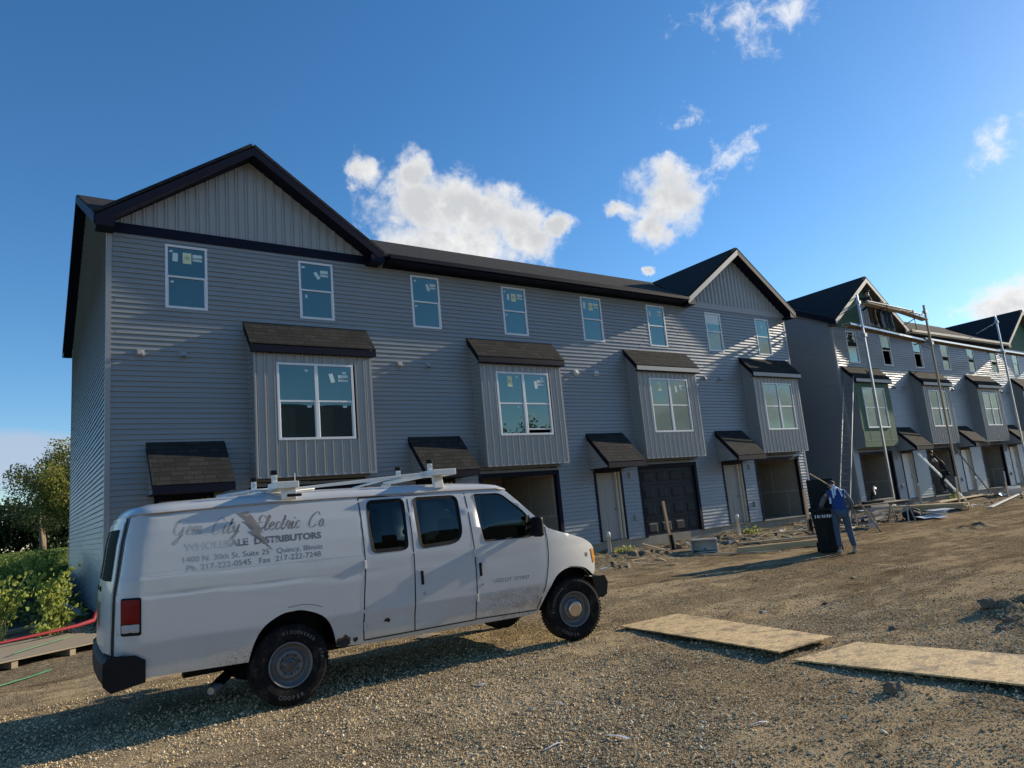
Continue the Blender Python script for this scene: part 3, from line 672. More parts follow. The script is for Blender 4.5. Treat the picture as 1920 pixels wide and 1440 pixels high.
        dw.box(x0, x0 + .09, -.03, .05, zf, 2.5); dw.box(x1 - .09, x1, -.03, .05, zf, 2.5); dw.box(x0 + .09, x1 - .09, -.028, .05, 2.40, 2.5)
        do = dw.build('entry_doorway', M['navy'], root)
        it = MB(); a, b_ = x0 + .005, x1 - .005
        it.quad((a, .05, zf), (a, 1.3, zf), (a, 1.3, 2.5), (a, .05, 2.5)); it.quad((b_, 1.3, zf), (b_, .05, zf), (b_, .05, 2.5), (b_, 1.3, 2.5))
        it.quad((a, 1.3, zf), (b_, 1.3, zf), (b_, 1.3, 2.5), (a, 1.3, 2.5)); it.quad((a, .05, 2.495), (b_, .05, 2.495), (b_, 1.3, 2.495), (a, 1.3, 2.495)); it.box(a, b_, -.02, 1.3, zf - .03, zf + .004)
        it.build('entry_hall', M['drywall'], do)
        dl = MB(); dl.box(x0 + .10, x1 - .24, .09, .13, zf + .02, 2.38)
        for q in (0, 1):
            for zz in (.55, 1.35): dl.box(x0 + .2 + q * .3, x0 + .42 + q * .3, .083, .09, zz, zz + .6)
        leaf = dl.build('door_leaf', M['white'] if mirror else M['doorpaint'], do, bevel=.004)
        kb = MB(); kb.lathe([(0, .025), (.03, .02), (.04, .035), (.065, .03), (.07, 0)], (x1 - .32, .09, 1.25), (0, -1, 0), 12); kb.lathe([(0, .03), (.012, .028), (.013, 0)], (x1 - .32, .09, 1.40), (0, -1, 0), 12)
        kb.build('door_knob', M['steel'], do, smooth=True)
        jb = MB(); jb.box(x1 - .24, x1 - .20, .02, .22, zf + .02, 2.39); jb.box(x1 - .13, x1 - .092, -.02, .12, zf + .02, 2.39); jb.build('door_jamb', M['cream'], do)
        # garage
        x0, x1 = X(k, 2.80, 5.62); gt = .12; zb = .24
        gm = MB(); gm.box(x0, x0 + gt, -.034, .10, zb, 2.56); gm.box(x1 - gt, x1, -.034, .10, zb, 2.56); gm.box(x0 + gt, x1 - gt, -.032, .10, 2.43, 2.56)
        gm.box(x0 + .02, x1 - .02, -.012, .04, 2.56, 2.72)
        go = gm.build('garage_doorway', M['navy'], root)
        if (garages or {}).get(k) == 'closed':
            gd = MB(); a, b_ = x0 + gt + .004, x1 - gt - .004; hh = (2.43 - zb) / 4
            for j in range(4):
                z0 = zb + j * hh; gd.box(a, b_, .05, .09, z0 + .004, z0 + hh - .004)
                wv = (b_ - a) / 4
                for q in range(4):
                    p0, p1 = a + q * wv + .10, a + (q + 1) * wv - .10; q0, q1 = z0 + .10, z0 + hh - .10
                    gd.prism([(p0, .05, q0), (p1, .05, q0), (p1, .05, q1), (p0, .05, q1)], (0, -.008, 0))
                    gd.add([(p0 + .015, .042, q0 + .015), (p1 - .015, .042, q0 + .015), (p1 - .015, .042, q1 - .015), (p0 + .015, .042, q1 - .015),
                            (p0 + .06, .026, q0 + .06), (p1 - .06, .026, q0 + .06), (p1 - .06, .026, q1 - .06), (p0 + .06, .026, q1 - .06)],
                           [(0, 1, 5, 4), (1, 2, 6, 5), (2, 3, 7, 6), (3, 0, 4, 7), (4, 5, 6, 7)])
            gd.build('garage_door', M['garage'], go)
        else:
            it = MB(); a, b_, dp, zt_ = x0 + .02, x1 - .02, 2.6 if mirror else 3.0, 2.60
            it.quad((a, .10, zb), (a, dp, zb), (a, dp, zt_), (a, .10, zt_)); it.quad((b_, dp, zb), (b_, .10, zb), (b_, .10, zt_), (b_, dp, zt_))
            it.quad((a, dp, zb), (b_, dp, zb), (b_, dp, zt_), (a, dp, zt_)); it.quad((a, .10, zt_), (b_, .10, zt_), (b_, dp, zt_), (a, dp, zt_))
            it.build('garage_drywall', M['drywall'], go)
            it = MB(); it.box(a, b_, -.05, dp, zb - .03, zb + .008); it.build('garage_floor', M['concrete'], go)
            it = MB(); it.box(x0 + gt, x0 + gt + .04, .11, .16, zb, 2.42); it.box(x0 + .8, x0 + .84, 1.2, 1.24, zb, 2.5); it.build('garage_track', M['steel'], go)
        # lamp box and outlet box between door and garage, dryer vents
        xl = X(k, 2.38, 2.50)[0]
        lb = MB(); lb.box(xl, xl + .12, -.05, -.012, 2.16, 2.36); lb.box(xl + .03, xl + .09, -.062, -.05, 2.2, 2.32); lb.build('light_mounting_box', M['corner'], root, bevel=.006)
        lb = MB(); lb.box(xl + .01, xl + .13, -.05, -.012, .80, 1.0); lb.box(xl + .035, xl + .105, -.075, -.05, .83, .97); lb.build('outlet_box', M['corner'], root, bevel=.006)
        for a in (.615, 1.467):
            x_ = X(k, a, a)[0]; vent(root, x_, 5.56, 'grey' if mirror or k == 3 else ('white' if k == 2 else 'mid'))
    return root
HOUSE1 = row('townhouse_row', (0, 0, 0), 'finished grey sided townhouse row with navy gables behind the white van', False, (), {2: 'closed'})
HOUSE2 = row('townhouse_row', (28.135, .10, 0), 'unfinished townhouse row with green sheathing and scaffold across its front', True, (0,), {})

# ------------------------------------------------------------------ van
def van_paint(t):
    o = obj_co(t); sp = t.new('ShaderNodeSeparateXYZ', ins={0: o}); U, H_ = sp.outputs[0], sp.outputs[2]
    base = t.mix(t.noise(o, .8, 3), (.46, .463, .465), (.52, .52, .515))
    # warmer tan tone low on the body and a mud spray behind the front wheel
    low = t.math('MULTIPLY', t.smooth(t.math('ADD', H_, t.math('MULTIPLY', t.noise(sc(t, o, (1.2, 1, 3)), 3, 5), .5)), 1.05, .60), .75)
    c = t.mix(low, base, (.50, .42, .31))
    m1 = t.smooth(t.noise(sc(t, o, (1, 1, 2.2)), 38, 4, .7), .50, .62); m2 = t.noise(sc(t, o, (1, 1, 1.4)), 5, 3)
    reach = t.math('MULTIPLY', t.smooth(U, 1.5, 2.85), t.smooth(t.math('ADD', H_, t.math('MULTIPLY', m2, .25)), 1.02, .72))
    reach = t.math('MULTIPLY', reach, t.smooth(U, 3.1, 2.95))
    c = t.mix(t.math('MULTIPLY', t.math('MULTIPLY', t.math('ADD', t.math('MULTIPLY', m1, .75), t.math('MULTIPLY', t.smooth(m2, .4, .65), .4)), reach), .95), c, (.20, .11, .05))
    rear = t.math('MULTIPLY', t.smooth(U, -.9, -.45), t.math('MULTIPLY', t.smooth(U, .0, -.3), t.smooth(H_, .72, .5)))
    c = t.mix(t.math('MULTIPLY', t.math('MULTIPLY', m1, rear), .8), c, (.17, .10, .055))
    st = t.smooth(t.noise(sc(t, o, (30, 30, .7)), 1.0, 3, .6), .62, .8)
    c = t.mix(t.math('MULTIPLY', st, .22), c, (.36, .30, .24))
    dents = t.noise(sc(t, o, (.7, 1, 1.6)), 1.6, 3, .5)
    return pr(t, c, .34, 0, dents, .14, .03, .5, .35)
M['van'] = mat('white_van_paint', van_paint)
M['rubber'] = simple('black_window_rubber', (.004, .004, .005), .6, .1, spec=.2)
def tint(name, k, g):
    def f(t):
        fr = t.new('ShaderNodeFresnel', ins={'IOR': 1.5}); a = t.new('ShaderNodeBsdfTransparent', ins={'Color': (*k, 1)})
        gl = t.new('ShaderNodeBsdfGlossy', ins={'Color': (.9, 1, .97, 1), 'Roughness': .01})
        return t.new('ShaderNodeMixShader', ins={0: t.math('MULTIPLY_ADD', fr.outputs[0], g, .01, clamp=True), 1: a.outputs[0], 2: gl.outputs[0]}).outputs[0]
    return mat(name, f)
M['tint'] = tint('green_tinted_glass', (.34, .44, .36), 1.1); M['tint2'] = tint('smoked_glass', (.17, .20, .19), 1.1); M['tint3'] = tint('dark_privacy_glass', (.03, .035, .04), .8)
def tyre_m(t):
    o = obj_co(t); return pr(t, t.mix(t.smooth(t.noise(o, 7, 5, .7), .45, .7), (.007, .007, .008), (.035, .03, .024)), .85, 0, t.noise(o, 60, 3), .3, .003, .15)
M['tyre'] = mat('tyre_rubber', tyre_m)
M['rim'] = simple('grey_steel_wheel', (.15, .15, .15), .45, .2, 9, metal=.25); M['chrome'] = simple('worn_hub_cap', (.62, .52, .42), .28, .25, 7, metal=.9)
M['rearglass'] = simple('dull_rear_glass', (.010, .022, .021), .7, .1, bs=0, spec=.03)
M['letter'] = simple('pale_tyre_lettering', (.13, .125, .115), .8, .1)
def lamp_m(name, c, c2):
    def f(t):
        o = obj_co(t); n = t.noise(sc(t, o, (1, 60, 60)), 3, 2); return pr(t, t.mix(n, c, c2), .3, 0, n, .2, .002, .2, 0.0)
    return mat(name, f)
M['red'] = lamp_m('red_tail_lens', (.26, .003, .004), (.12, .001, .002)); M['clear'] = lamp_m('clear_lens', (.5, .48, .46), (.3, .28, .27)); M['amber'] = lamp_m('amber_lens', (.75, .34, .03), (.5, .2, .02))
def faded(name, c, thr, f0):
    def f(t):
        o = obj_co(t); sp = t.new('ShaderNodeSeparateXYZ', ins={0: o})
        w = t.noise(sc(t, o, (1, 1, 1.4)), 13, 6, .7); wear = t.smooth(w, thr, thr + .06)
        left = t.math('MULTIPLY', t.smooth(sp.outputs[0], -.40, -.62), f0)
        a = t.mix(t.math('MAXIMUM', t.math('MULTIPLY', wear, .85), left), c, (.55, .555, .56))
        return pr(t, a, .5)
    return mat(name, f)
M['script'] = faded('faded_script_lettering', (.20, .18, .16), .60, .42); M['caps'] = faded('faded_capital_lettering', (.11, .115, .125), .62, .70); M['small'] = faded('faded_small_lettering', (.12, .13, .145), .67, .35)

HC = .377; WD = 1.98    # wheel centre height, body width
van = thing('cargo_van', 'dirty white cargo van with faded side lettering and a roof ladder rack', 'van', (.785, -9.258, -.09), -.04)
def prof(u, h):
    """how far in from the widest plane the side lies at (u, h); h measured from the wheel centre"""
    hh = h + .0197 * (u + 1.3)
    v = float(np.interp(hh, [.0, .05, .12, .34, .375, .42, .60, .812, .822, .832, .98, .99, 1.0, 1.2, 1.40, 1.57, 1.62],
                        [.055, .045, .026, .022, .008, .0, .0, .002, .011, .006, .012, .019, .017, .045, .082, .13, .15]))
    if u > 3.0: v += .17 * ((u - 3.0) / 1.0) ** 2.2
    ru = rear_u(h); t = (ru + .17 - u) / .17
    if t > 0: v += .13 * (1 - math.sqrt(max(0, 1 - min(t, 1) ** 2)))
    return v
def rear_u(h): return float(np.interp(h, [.1, .45, .85, 1.0, 1.3, 1.55, 1.62], [-1.50, -1.505, -1.495, -1.47, -1.43, -1.375, -1.35]))
def sidept(u, h, off=0.0, far=False):
    v = prof(u, h) - off
    t = (rear_u(h) + .17 - u) / .17
    if t > 0 and off > 0: v += off * min(t, 1) * .5; u -= off * min(t, 1) * 1.2
    return (u, v if not far else WD - v, h + HC)
def arc_pts(pts, n=4):
    """smooth open curve through points (Catmull-Rom)"""
    out = []; q = [pts[0]] + pts + [pts[-1]]
    for i in range(1, len(q) - 2):
        for j in range(n):
            t = j / n; a, b, c, d = [np.array(z) for z in q[i - 1:i + 3]]
            out.append(tuple(.5 * ((2 * b) + (-a + c) * t + (2 * a - 5 * b + 4 * c - d) * t * t + (-a + 3 * b - 3 * c + d) * t ** 3)))
    out.append(tuple(pts[-1])); return out
def rpoly(c, r, n=5):
    """polygon with rounded corners"""
    out = []; k = len(c); r = r if isinstance(r, (list, tuple)) else [r] * k
    for i in range(k):
        p0, p1, p2 = np.array(c[i - 1]), np.array(c[i]), np.array(c[(i + 1) % k]); a = (p0 - p1) / np.linalg.norm(p0 - p1); b = (p2 - p1) / np.linalg.norm(p2 - p1)
        for j in range(n + 1):
            t = j / n; q = (1 - t) ** 2 * (p1 + a * r[i]) + 2 * t * (1 - t) * p1 + t * t * (p1 + b * r[i]); out.append(tuple(q))
    return out
def inset(poly, d):
    c = np.mean(np.array(poly), 0); out = []; k = len(poly)
    for i in range(k):
        a, b = np.array(poly[i - 1]), np.array(poly[(i + 1) % k]); t = b - a; n = np.array([-t[1], t[0]]) / (np.linalg.norm(t) + 1e-9); p = np.array(poly[i])
        if n @ (c - p) < 0: n = -n
        out.append(tuple(p + n * d))
    return out
def inpoly(px, py, poly):
    r = False; j = len(poly) - 1
    for i in range(len(poly)):
        if (poly[i][1] > py) != (poly[j][1] > py) and px < (poly[j][0] - poly[i][0]) * (py - poly[i][1]) / (poly[j][1] - poly[i][1]) + poly[i][0]: r = not r
        j = i
    return r
def fill2d(outer, holes=(), us=None, hs_=None):
    pts = [Vector(p) for p in outer]; edges = [(i, (i + 1) % len(outer)) for i in range(len(outer))]
    for h in holes:
        b = len(pts); pts += [Vector(p) for p in h]; edges += [(b + i, b + (i + 1) % len(h)) for i in range(len(h))]
    if us is not None:
        bd = np.array([p[:] for p in pts])
        for u in us:
            for h in hs_:
                if inpoly(u, h, outer) and not any(inpoly(u, h, q) for q in holes) and np.min(np.abs(bd - (u, h)).sum(1)) > .012: pts.append(Vector((u, h)))
    vs, es, fs, *_ = delaunay_2d_cdt(pts, edges, [], 0, 1e-5)
    out = []
    for f in fs:
        c = sum((vs[i] for i in f), Vector((0, 0))) / len(f)
        if inpoly(c.x, c.y, outer) and not any(inpoly(c.x, c.y, q) for q in holes): out.append(tuple(f))
    return [tuple(v) for v in vs], out
def sheet(mb, vs, fs, off=0.0, far=False, mi=0):
    P3 = [sidept(u, h, off, far) for u, h in vs]; a, b, c = [Vector(P3[i]) for i in fs[0][:3]]
    n = (b - a).cross(c - a); want = n.y < 0
    if far: want = n.y > 0
    mb.add(P3, fs if want else [f[::-1] for f in fs], mi)
rarch = arc_pts([(-.40, .098), (-.375, .18), (-.33, .289), (-.246, .407), (-.093, .488), (.02, .503), (.133, .496), (.31, .421), (.409, .30), (.447, .155), (.458, .09)], 3)
farch = arc_pts([(2.93, .045), (3.0, .13), (3.112, .272), (3.239, .423), (3.364, .486), (3.46, .505), (3.562, .50), (3.731, .457), (3.852, .345)], 3)
outline = ([(-1.30, .13), (-.8, .112)] + rarch + [(.60, .075), (.805, .06), (1.5, .05), (2.2, .04), (2.80, .03)] + farch +
           [(3.895, .34), (3.975, .40), (4.005, .56), (3.995, .70), (3.96, .745), (3.905, .785), (3.80, .835), (3.714, .862), (3.56, .91), (3.43, .945), (3.30, .985),
            (3.205, 1.022), (3.07, 1.155), (2.932, 1.288), (2.80, 1.42), (2.69, 1.525), (2.64, 1.55), (2.40, 1.557), (2.109, 1.563), (1.3, 1.575), (.491, 1.578), (-.207, 1.575), (-.8, 1.566),
            (-1.30, 1.556), (-1.37, 1.55), (-1.42, 1.33), (-1.465, 1.02), (-1.495, .84), (-1.505, .50), (-1.505, .30), (-1.32, .285)])
w1 = rpoly([(.885, 1.525), (1.325, 1.523), (1.305, .965), (.88, .968)], [.07] * 4); w2 = rpoly([(1.438, 1.522), (2.005, 1.512), (1.995, .975), (1.445, .957)], [.07, .09, .17, .07])
w3 = rpoly([(2.221, 1.508), (2.60, 1.496), (2.905, 1.23), (2.955, 1.10), (2.955, .945), (2.258, .952)], [.04, .07, .05, .04, .03, .04])
wins = [w1, w2, w3]
US = np.concatenate([np.arange(-1.49, -1.3, .03), np.arange(-1.28, 4.0, .075)]); HS = np.array([.06, .12, .2, .28, .36, .385, .41, .44, .52, .6, .68, .75, .785, .80, .815, .83, .86, .92, .96, .975, .99, 1.02] + [1.04 + .022 * i for i in range(23)])
vs_, fs_ = fill2d(outline, wins, US, HS)
b = MB(); sheet(b, vs_, fs_); sheet(b, vs_, fs_, 0, True)
# roof
ros = [(-1.385, -.115), (-1.35, -.07), (-1.29, -.035), (-1.20, -.012), (-1.0, 0), (-.2, .008), (.5, .01), (1.3, .004), (2.1, -.004), (2.42, -.018), (2.58, -.045), (2.68, -.075)]
rows_ = []
def rail_h(u): return float(np.interp(u, [-1.39, -1.30, -.207, .491, 2.109, 2.64, 2.7], [1.548, 1.556, 1.575, 1.578, 1.563, 1.55, 1.52]))
for u, dh in ros:
    r_ = []; ve = prof(u, rail_h(u))
    for v, hh in ((ve, None), (ve + .006, .018), (ve + .03, .05), (ve + .075, .075), (ve + .2, .098), (.55, .115), (WD / 2, .125)):
        z = rail_h(u) if hh is None else rail_h(u) + max(0.0, hh + dh * (hh / .125))
        r_.append((u - (.05 * (v / (WD / 2)) if u < -1.2 else -.09 * (v / (WD / 2)) ** .7 if u > 2.5 else 0), v, z + HC))
    r_ += [(p[0], WD - p[1], p[2]) for p in r_[-2::-1]]; rows_.append(r_)
b.grid(rows_, flip=True)
roof_front = rows_[-1]; roof_rear = rows_[0]
# rear end
hl = [.28, .36, .45, .6, .85, 1.0, 1.15, 1.3, 1.45, 1.55]
rr = []
for h in hl:
    u0 = rear_u(h); row_ = []
    for q in np.linspace(0, 1, 15):
        v = prof(u0, h) + (WD - 2 * prof(u0, h)) * q; row_.append((u0 - .075 * (1 - (2 * q - 1) ** 4), v, h + HC))
    rr.append(row_)
b.grid(rr); b.grid([[(p[0], p[1], p[2]) for p in rr[-1]], [roof_rear[int(round(i * (len(roof_rear) - 1) / 14))] for i in range(15)]])
# bonnet and nose
def edge_h(u): return float(np.interp(u, [3.20, 3.30, 3.43, 3.56, 3.714, 3.80, 3.905, 3.96, 3.995], [1.022, .985, .945, .91, .862, .835, .785, .745, .70]))
hr_ = []
for u in (3.205, 3.30, 3.43, 3.56, 3.714, 3.80, 3.905, 3.96, 3.995):
    v0 = prof(u, edge_h(u)); row_ = []
    for q in np.linspace(0, 1, 13):
        e = 1 - (2 * q - 1) ** 2; row_.append((u + .10 * e * (u - 3.2) / .8 + .02 * e, v0 + (WD - 2 * v0) * q, edge_h(u) + .055 * e * (1 - .5 * (u - 3.2) / .8) + HC))
    hr_.append(row_)
b.grid(hr_, flip=True)
nose = []
for h in (.70, .56, .40, .34):
    u0 = float(np.interp(h, [.34, .40, .56, .70], [3.895, 3.975, 4.005, 3.995])); v0 = prof(u0, h)
    nose.append([(u0 + (.12 * (1 - (2 * q - 1) ** 2)), v0 + (WD - 2 * v0) * q, h + HC) for q in np.linspace(0, 1, 13)])
b.grid(nose, flip=True)
body = b.build('body', M['van'], van, smooth=True)
# inner liner, floor, wheel wells
b = MB()
sheet(b, [v for v in vs_], fs_, -.045, False); sheet(b, vs_, fs_, -.045, True)
b.box(-1.42, -.42, .10, WD - .10, .53, .57); b.box(.48, 2.88, .10, WD - .10, .46, .50); b.box(-.42, .48, .42, WD - .42, .50, .54); b.box(2.88, 3.85, .42, WD - .42, .48, .52)
for arch, vi in ((rarch, .40), (farch, .40)):
    for side in (0, 1):
        a_ = [(u, .03 if not side else WD - .03, h + .012 + HC) for u, h in arch]; c_ = [(u, vi if not side else WD - vi, h + .012 + HC) for u, h in arch]
        b.grid([a_, c_]); b.add(c_, [tuple(range(len(c_)))])
b.box(2.05, 3.15, .14, WD - .14, 1.12, 1.28); b.box(3.1, 3.9, .3, WD - .3, .5, .9)
b.box(.3, .42, .3, WD - .3, .30, .42); b.tube([(-.2, .55, .44), (-.5, .45, .34), (-.66, .27, .27)], .05, 10); b.box(-.9, 3.4, .50, .62, .36, .46); b.box(-.9, 3.4, WD - .62, WD - .50, .36, .46)
b.tube([(0, .1, HC), (0, WD - .1, HC)], .06, 10); b.tube([(3.505, .25, HC - .03), (3.505, WD - .25, HC - .03)], .05, 10)
b.build('interior_lining', M['rubber'], van)
b = MB(); b.tube([(-.62, .30, .27), (-.72, .17, .255)], .042, 14, cap=False); b.tube([(-.61, .31, .27), (-.71, .18, .255)], .036, 14); b.build('exhaust_pipe', M['steel'], van)
# seams between the panels
def ribbon(path, w, off=.0016, far=False):
    m = MB(); vs = []
    pts = arc_pts(path, 6) if len(path) > 2 else [tuple(np.array(path[0]) * (1 - t) + np.array(path[1]) * t) for t in np.linspace(0, 1, 24)]
    for i, p in enumerate(pts):
        a, c = np.array(pts[max(i - 1, 0)]), np.array(pts[min(i + 1, len(pts) - 1)]); d = (c - a) / np.linalg.norm(c - a); n = np.array([-d[1], d[0]]) * w / 2
        q0 = np.array(p) + n; q1 = np.array(p) - n; vs.append([sidept(q0[0], q0[1], off, far), sidept(q1[0], q1[1], off, far)])
    m.grid(vs, flip=far); return m
M['seam'] = simple('dark_door_gap', (.02, .02, .02), .9, .1)
for path in ([(.80, 1.56), (.80, .9), (.765, .5), (.745, .10)], [(1.372, 1.56), (1.362, .9), (1.345, .5), (1.322, .10)], [(2.112, 1.55), (2.125, .9), (2.115, .45), (2.082, .10)],
             [(3.16, 1.04), (3.163, .80), (3.13, .549), (3.045, .282), (2.922, .071)], [(.745, .10), (2.082, .095)], [(2.082, .10), (2.915, .075)], [(.80, 1.565), (2.11, 1.545)]):
    m_ = ribbon(path, .014); m_.build('door_seam', M['seam'], van, smooth=True)
ribbon([(-1.27, .992), (.745, .957)], .006).build('trim_line', M['white'], van)
m_ = MB()
for far in (False, True):
    rl = [sidept(u, rail_h(u) + .004, .008, far) for u in np.linspace(-1.36, 2.66, 40)]; m_.tube(rl, .0085, 6)
m_.build('drip_rail', simple('rust_stained_rail', (.36, .30, .26), .6, .25, 5), van, smooth=True)
# glass with rubber borders
for far in (False, True):
    for i, w in enumerate(wins):
        bo_ = .034 if i < 2 else .014; inn = inset(w, bo_); m_ = MB(); k = len(w)
        A = [sidept(u, h, .004, far) for u, h in inset(w, -.006)]; Bq = [sidept(u, h, -.003, far) for u, h in inn]
        m_.add(A + Bq, [((j, (j + 1) % k, k + (j + 1) % k, k + j) if far else (k + j, k + (j + 1) % k, (j + 1) % k, j)) for j in range(k)])
        fr_ = m_.build('window_rubber', M['rubber'], van)
        v2, f2 = fill2d(inset(w, bo_ - .004), (), np.arange(.8, 3, .12), np.arange(.95, 1.55, .1)); m_ = MB(); sheet(m_, v2, f2, -.006, far)
        m_.build('window_glass', M[('tint3', 'tint2', 'tint')[i]], fr_, smooth=True)
# windscreen
wsr = []
for t in np.linspace(0, 1, 7):
    row_ = []
    for q in np.linspace(0, 1, 13):
        e = 1 - (2 * q - 1) ** 2; top = Vector(roof_front[0]).lerp(Vector(roof_front[-1]), q); ut = 2.665 + .10 * e; ht = 1.535 + .07 * e ** .6
        ub = 3.215 + .10 * e; hb = 1.02 + .03 * e; u = ub + (ut - ub) * t; h = hb + (ht - hb) * t; vv = prof(3.2 + (2.67 - 3.2) * t, 1.02 + .51 * t) + .012
        row_.append((u, vv + (WD - 2 * vv) * q, h + HC))
    wsr.append(row_)
m_ = MB(); m_.grid(wsr, flip=True); m_.build('windscreen', M['tint2'], van, smooth=True)
# seats, wheel, headliner pieces seen through the glass
M['seat'] = simple('dark_seat_cloth', (.035, .037, .038), .9, .2)
for v in (.50, 1.45):
    for u in (2.15, 1.2):
        m_ = MB(); m_.box(u, u + .5, v - .27, v + .27, .62, .88); m_.beam((u + .05, v, .85), (u - .12, v, 1.45), .5, .13, up=(1, 0, 0)); m_.box(u - .18, u - .08, v - .13, v + .13, 1.45, 1.63)
        m_.build('seat', M['seat'], van, bevel=.04)
m_ = MB(); m_.tube([(2.78 + .06 * math.cos(a), 1.45 + .2 * math.cos(a + 1.57), 1.33 + .2 * math.sin(a + 1.57)) for a in np.linspace(0, 6.28, 20)], .014, 6); m_.tube([(2.8, 1.45, 1.33), (3.0, 1.45, 1.2)], .03, 6)
m_.build('steering_wheel', M['rubber'], van)
m_ = MB(); m_.box(2.62, 2.64, .93, 1.15, 1.73, 1.79); m_.build('rear_view_mirror', M['rubber'], van, bevel=.01)
# side mirror on each front door
for far in (False, True):
    q = -1 if not far else 1; y0 = (prof(2.95, 1.05) if not far else WD - prof(2.95, 1.05))
    m_ = MB(); ys = sorted((y0 + q * .06, y0 + q * .25)); m_.box(2.90, 2.99, ys[0], ys[1], .935 + HC, 1.175 + HC); mi_ = m_.build('side_mirror', M['black_plastic'], van, bevel=.035)
    m_ = MB(); m_.beam((2.94, y0 - q * .01, 1.02 + HC), (2.94, y0 + q * .10, 1.02 + HC), .05, .05); m_.beam((2.94, y0 - q * .01, 1.10 + HC), (2.94, y0 + q * .10, 1.12 + HC), .04, .04)
    m_.prism([(2.86, y0 + q * .012, .96 + HC), (2.985, y0 + q * .012, .96 + HC), (2.985, y0 + q * .012, 1.10 + HC), (2.93, y0 + q * .012, 1.2 + HC), (2.88, y0 + q * .03, 1.2 + HC)], (0, -q * .02, 0)); m_.build('mirror_arm', M['black_plastic'], mi_)
# handles, locks, hinges, badge
for (u, h) in ((1.445, .643), (2.186, .641)):
    m_ = MB(); poly = rpoly([(u - .05, h + .10), (u + .075, h + .10), (u + .06, h - .10), (u - .03, h - .10)], .03); m_.add([sidept(a, c, .0025) for a, c in poly], [tuple(range(len(poly)))])
    ho = m_.build('handle_recess', M['van'], van)
    m_ = MB(); m_.box(u - .022, u + .012, -.012, .012, h - .075 + HC, h + .075 + HC); m_.build('door_handle', M['black_plastic'], ho, bevel=.008)
    m_ = MB(); m_.lathe([(0, .016), (.006, .015), (.007, .008), (.004, 0)], (u + .01, prof(u, h - .17), h - .17 + HC), (0, -1, 0), 14); m_.build('door_lock', M['steel'], van)
for (u, h) in ((.792, .86), (.765, .235), (2.125, .835), (2.112, .33)):
    m_ = MB(); m_.box(u - .014, u + .014, prof(u, h) - .012, prof(u, h) + .01, h - .045 + HC, h + .045 + HC); m_.tube([(u, prof(u, h) - .014, h - .04 + HC), (u, prof(u, h) - .014, h + .04 + HC)], .006, 6); m_.build('door_hinge', M['van'], van, bevel=.003)
# lamps
def patch(name, m, poly, off, nu=.05, nh=.08, parent=van, far=False):
    us_ = np.arange(min(p[0] for p in poly), max(p[0] for p in poly), nu); hs__ = np.arange(min(p[1] for p in poly), max(p[1] for p in poly), nh)
    v2, f2 = fill2d(poly, (), us_, hs__); q = MB(); sheet(q, v2, f2, off, far); return q.build(name, m, parent, smooth=True)
for far in (False, True):
    tl = patch('tail_lamp', M['rubber'], rpoly([(-1.455, .832), (-1.305, .825), (-1.305, .50), (-1.455, .510)], .02), .010, .016, .03, far=far)
    patch('tail_lens', M['red'], rpoly([(-1.446, .815), (-1.322, .808), (-1.322, .605), (-1.446, .61)], .012), .018, .016, .03, tl, far)
    patch('reversing_lens', M['clear'], rpoly([(-1.446, .603), (-1.322, .598), (-1.322, .528), (-1.446, .535)], .012), .016, .016, .03, tl, far)
    patch('indicator_lamp', M['amber'], rpoly([(3.925, .70), (3.99, .675), (3.995, .53), (3.955, .50)], .015), .008, .03, .04, far=far)
    y0, y1 = sorted(((.30, .62) if not far else (WD - .62, WD - .30)))
    m_ = MB(); m_.box(4.03, 4.085, y0, y1, .50 + HC, .68 + HC); m_.build('headlight', M['clear'], van, bevel=.01)
m_ = MB(); m_.box(4.06, 4.125, .66, WD - .66, .48 + HC, .69 + HC)
for i in range(4): m_.box(4.12, 4.135, .68, WD - .68, .50 + i * .05 + HC, .52 + i * .05 + HC, 1)
m_.build('grille', [M['rubber'], M['steel']], van)
m_ = MB(); m_.box(3.82, 3.85, -.0, -.0 + .02, .60 + HC, .65 + HC); patch('fender_badge', M['ink'], rpoly([(3.80, .655), (3.85, .65), (3.85, .60), (3.80, .605)], .01), .003, .03, .03)
# bumpers
def loopbar(name, m, prof_uh, path, bevel=.02):
    q = MB(); rws = []
    for (du, v) in path: rws.append([(u + du, v, h + HC) for u, h in prof_uh])
    k = len(prof_uh); n_ = len(rws); q.add([p for r in rws for p in r], [(i * k + j, i * k + (j + 1) % k, (i + 1) * k + (j + 1) % k, (i + 1) * k + j) for i in range(n_ - 1) for j in range(k)] + [tuple(range(k)), tuple(range((n_ - 1) * k, n_ * k))[::-1]])
    return q.build(name, m, van, bevel=bevel)
rb_ = loopbar('rear_bumper', M['black_plastic'], [(-1.31, .115), (-1.31, .275), (-1.38, .32), (-1.55, .335), (-1.60, .30), (-1.60, .13), (-1.55, .075)], [(.02, .0), (0, .05), (-.02, .4), (-.03, WD / 2), (-.02, WD - .4), (0, WD - .05), (.02, WD)])
q = MB()
for i in range(7): q.box(-1.57 + i * .022, -1.56 + i * .022, .05, .55, .333 + HC, .342 + HC); q.box(-1.57 + i * .022, -1.56 + i * .022, WD - .55, WD - .05, .335 + HC, .342 + HC)
q.build('step_ribs', M['rubber'], rb_)
loopbar('front_bumper', M['black_plastic'], [(3.87, .33), (3.90, .11), (3.98, .09), (4.045, .12), (4.075, .25), (4.04, .325)], [(-.02, .04), (.02, .10), (.09, .35), (.12, WD / 2), (.09, WD - .35), (.02, WD - .10), (-.02, WD - .04)])
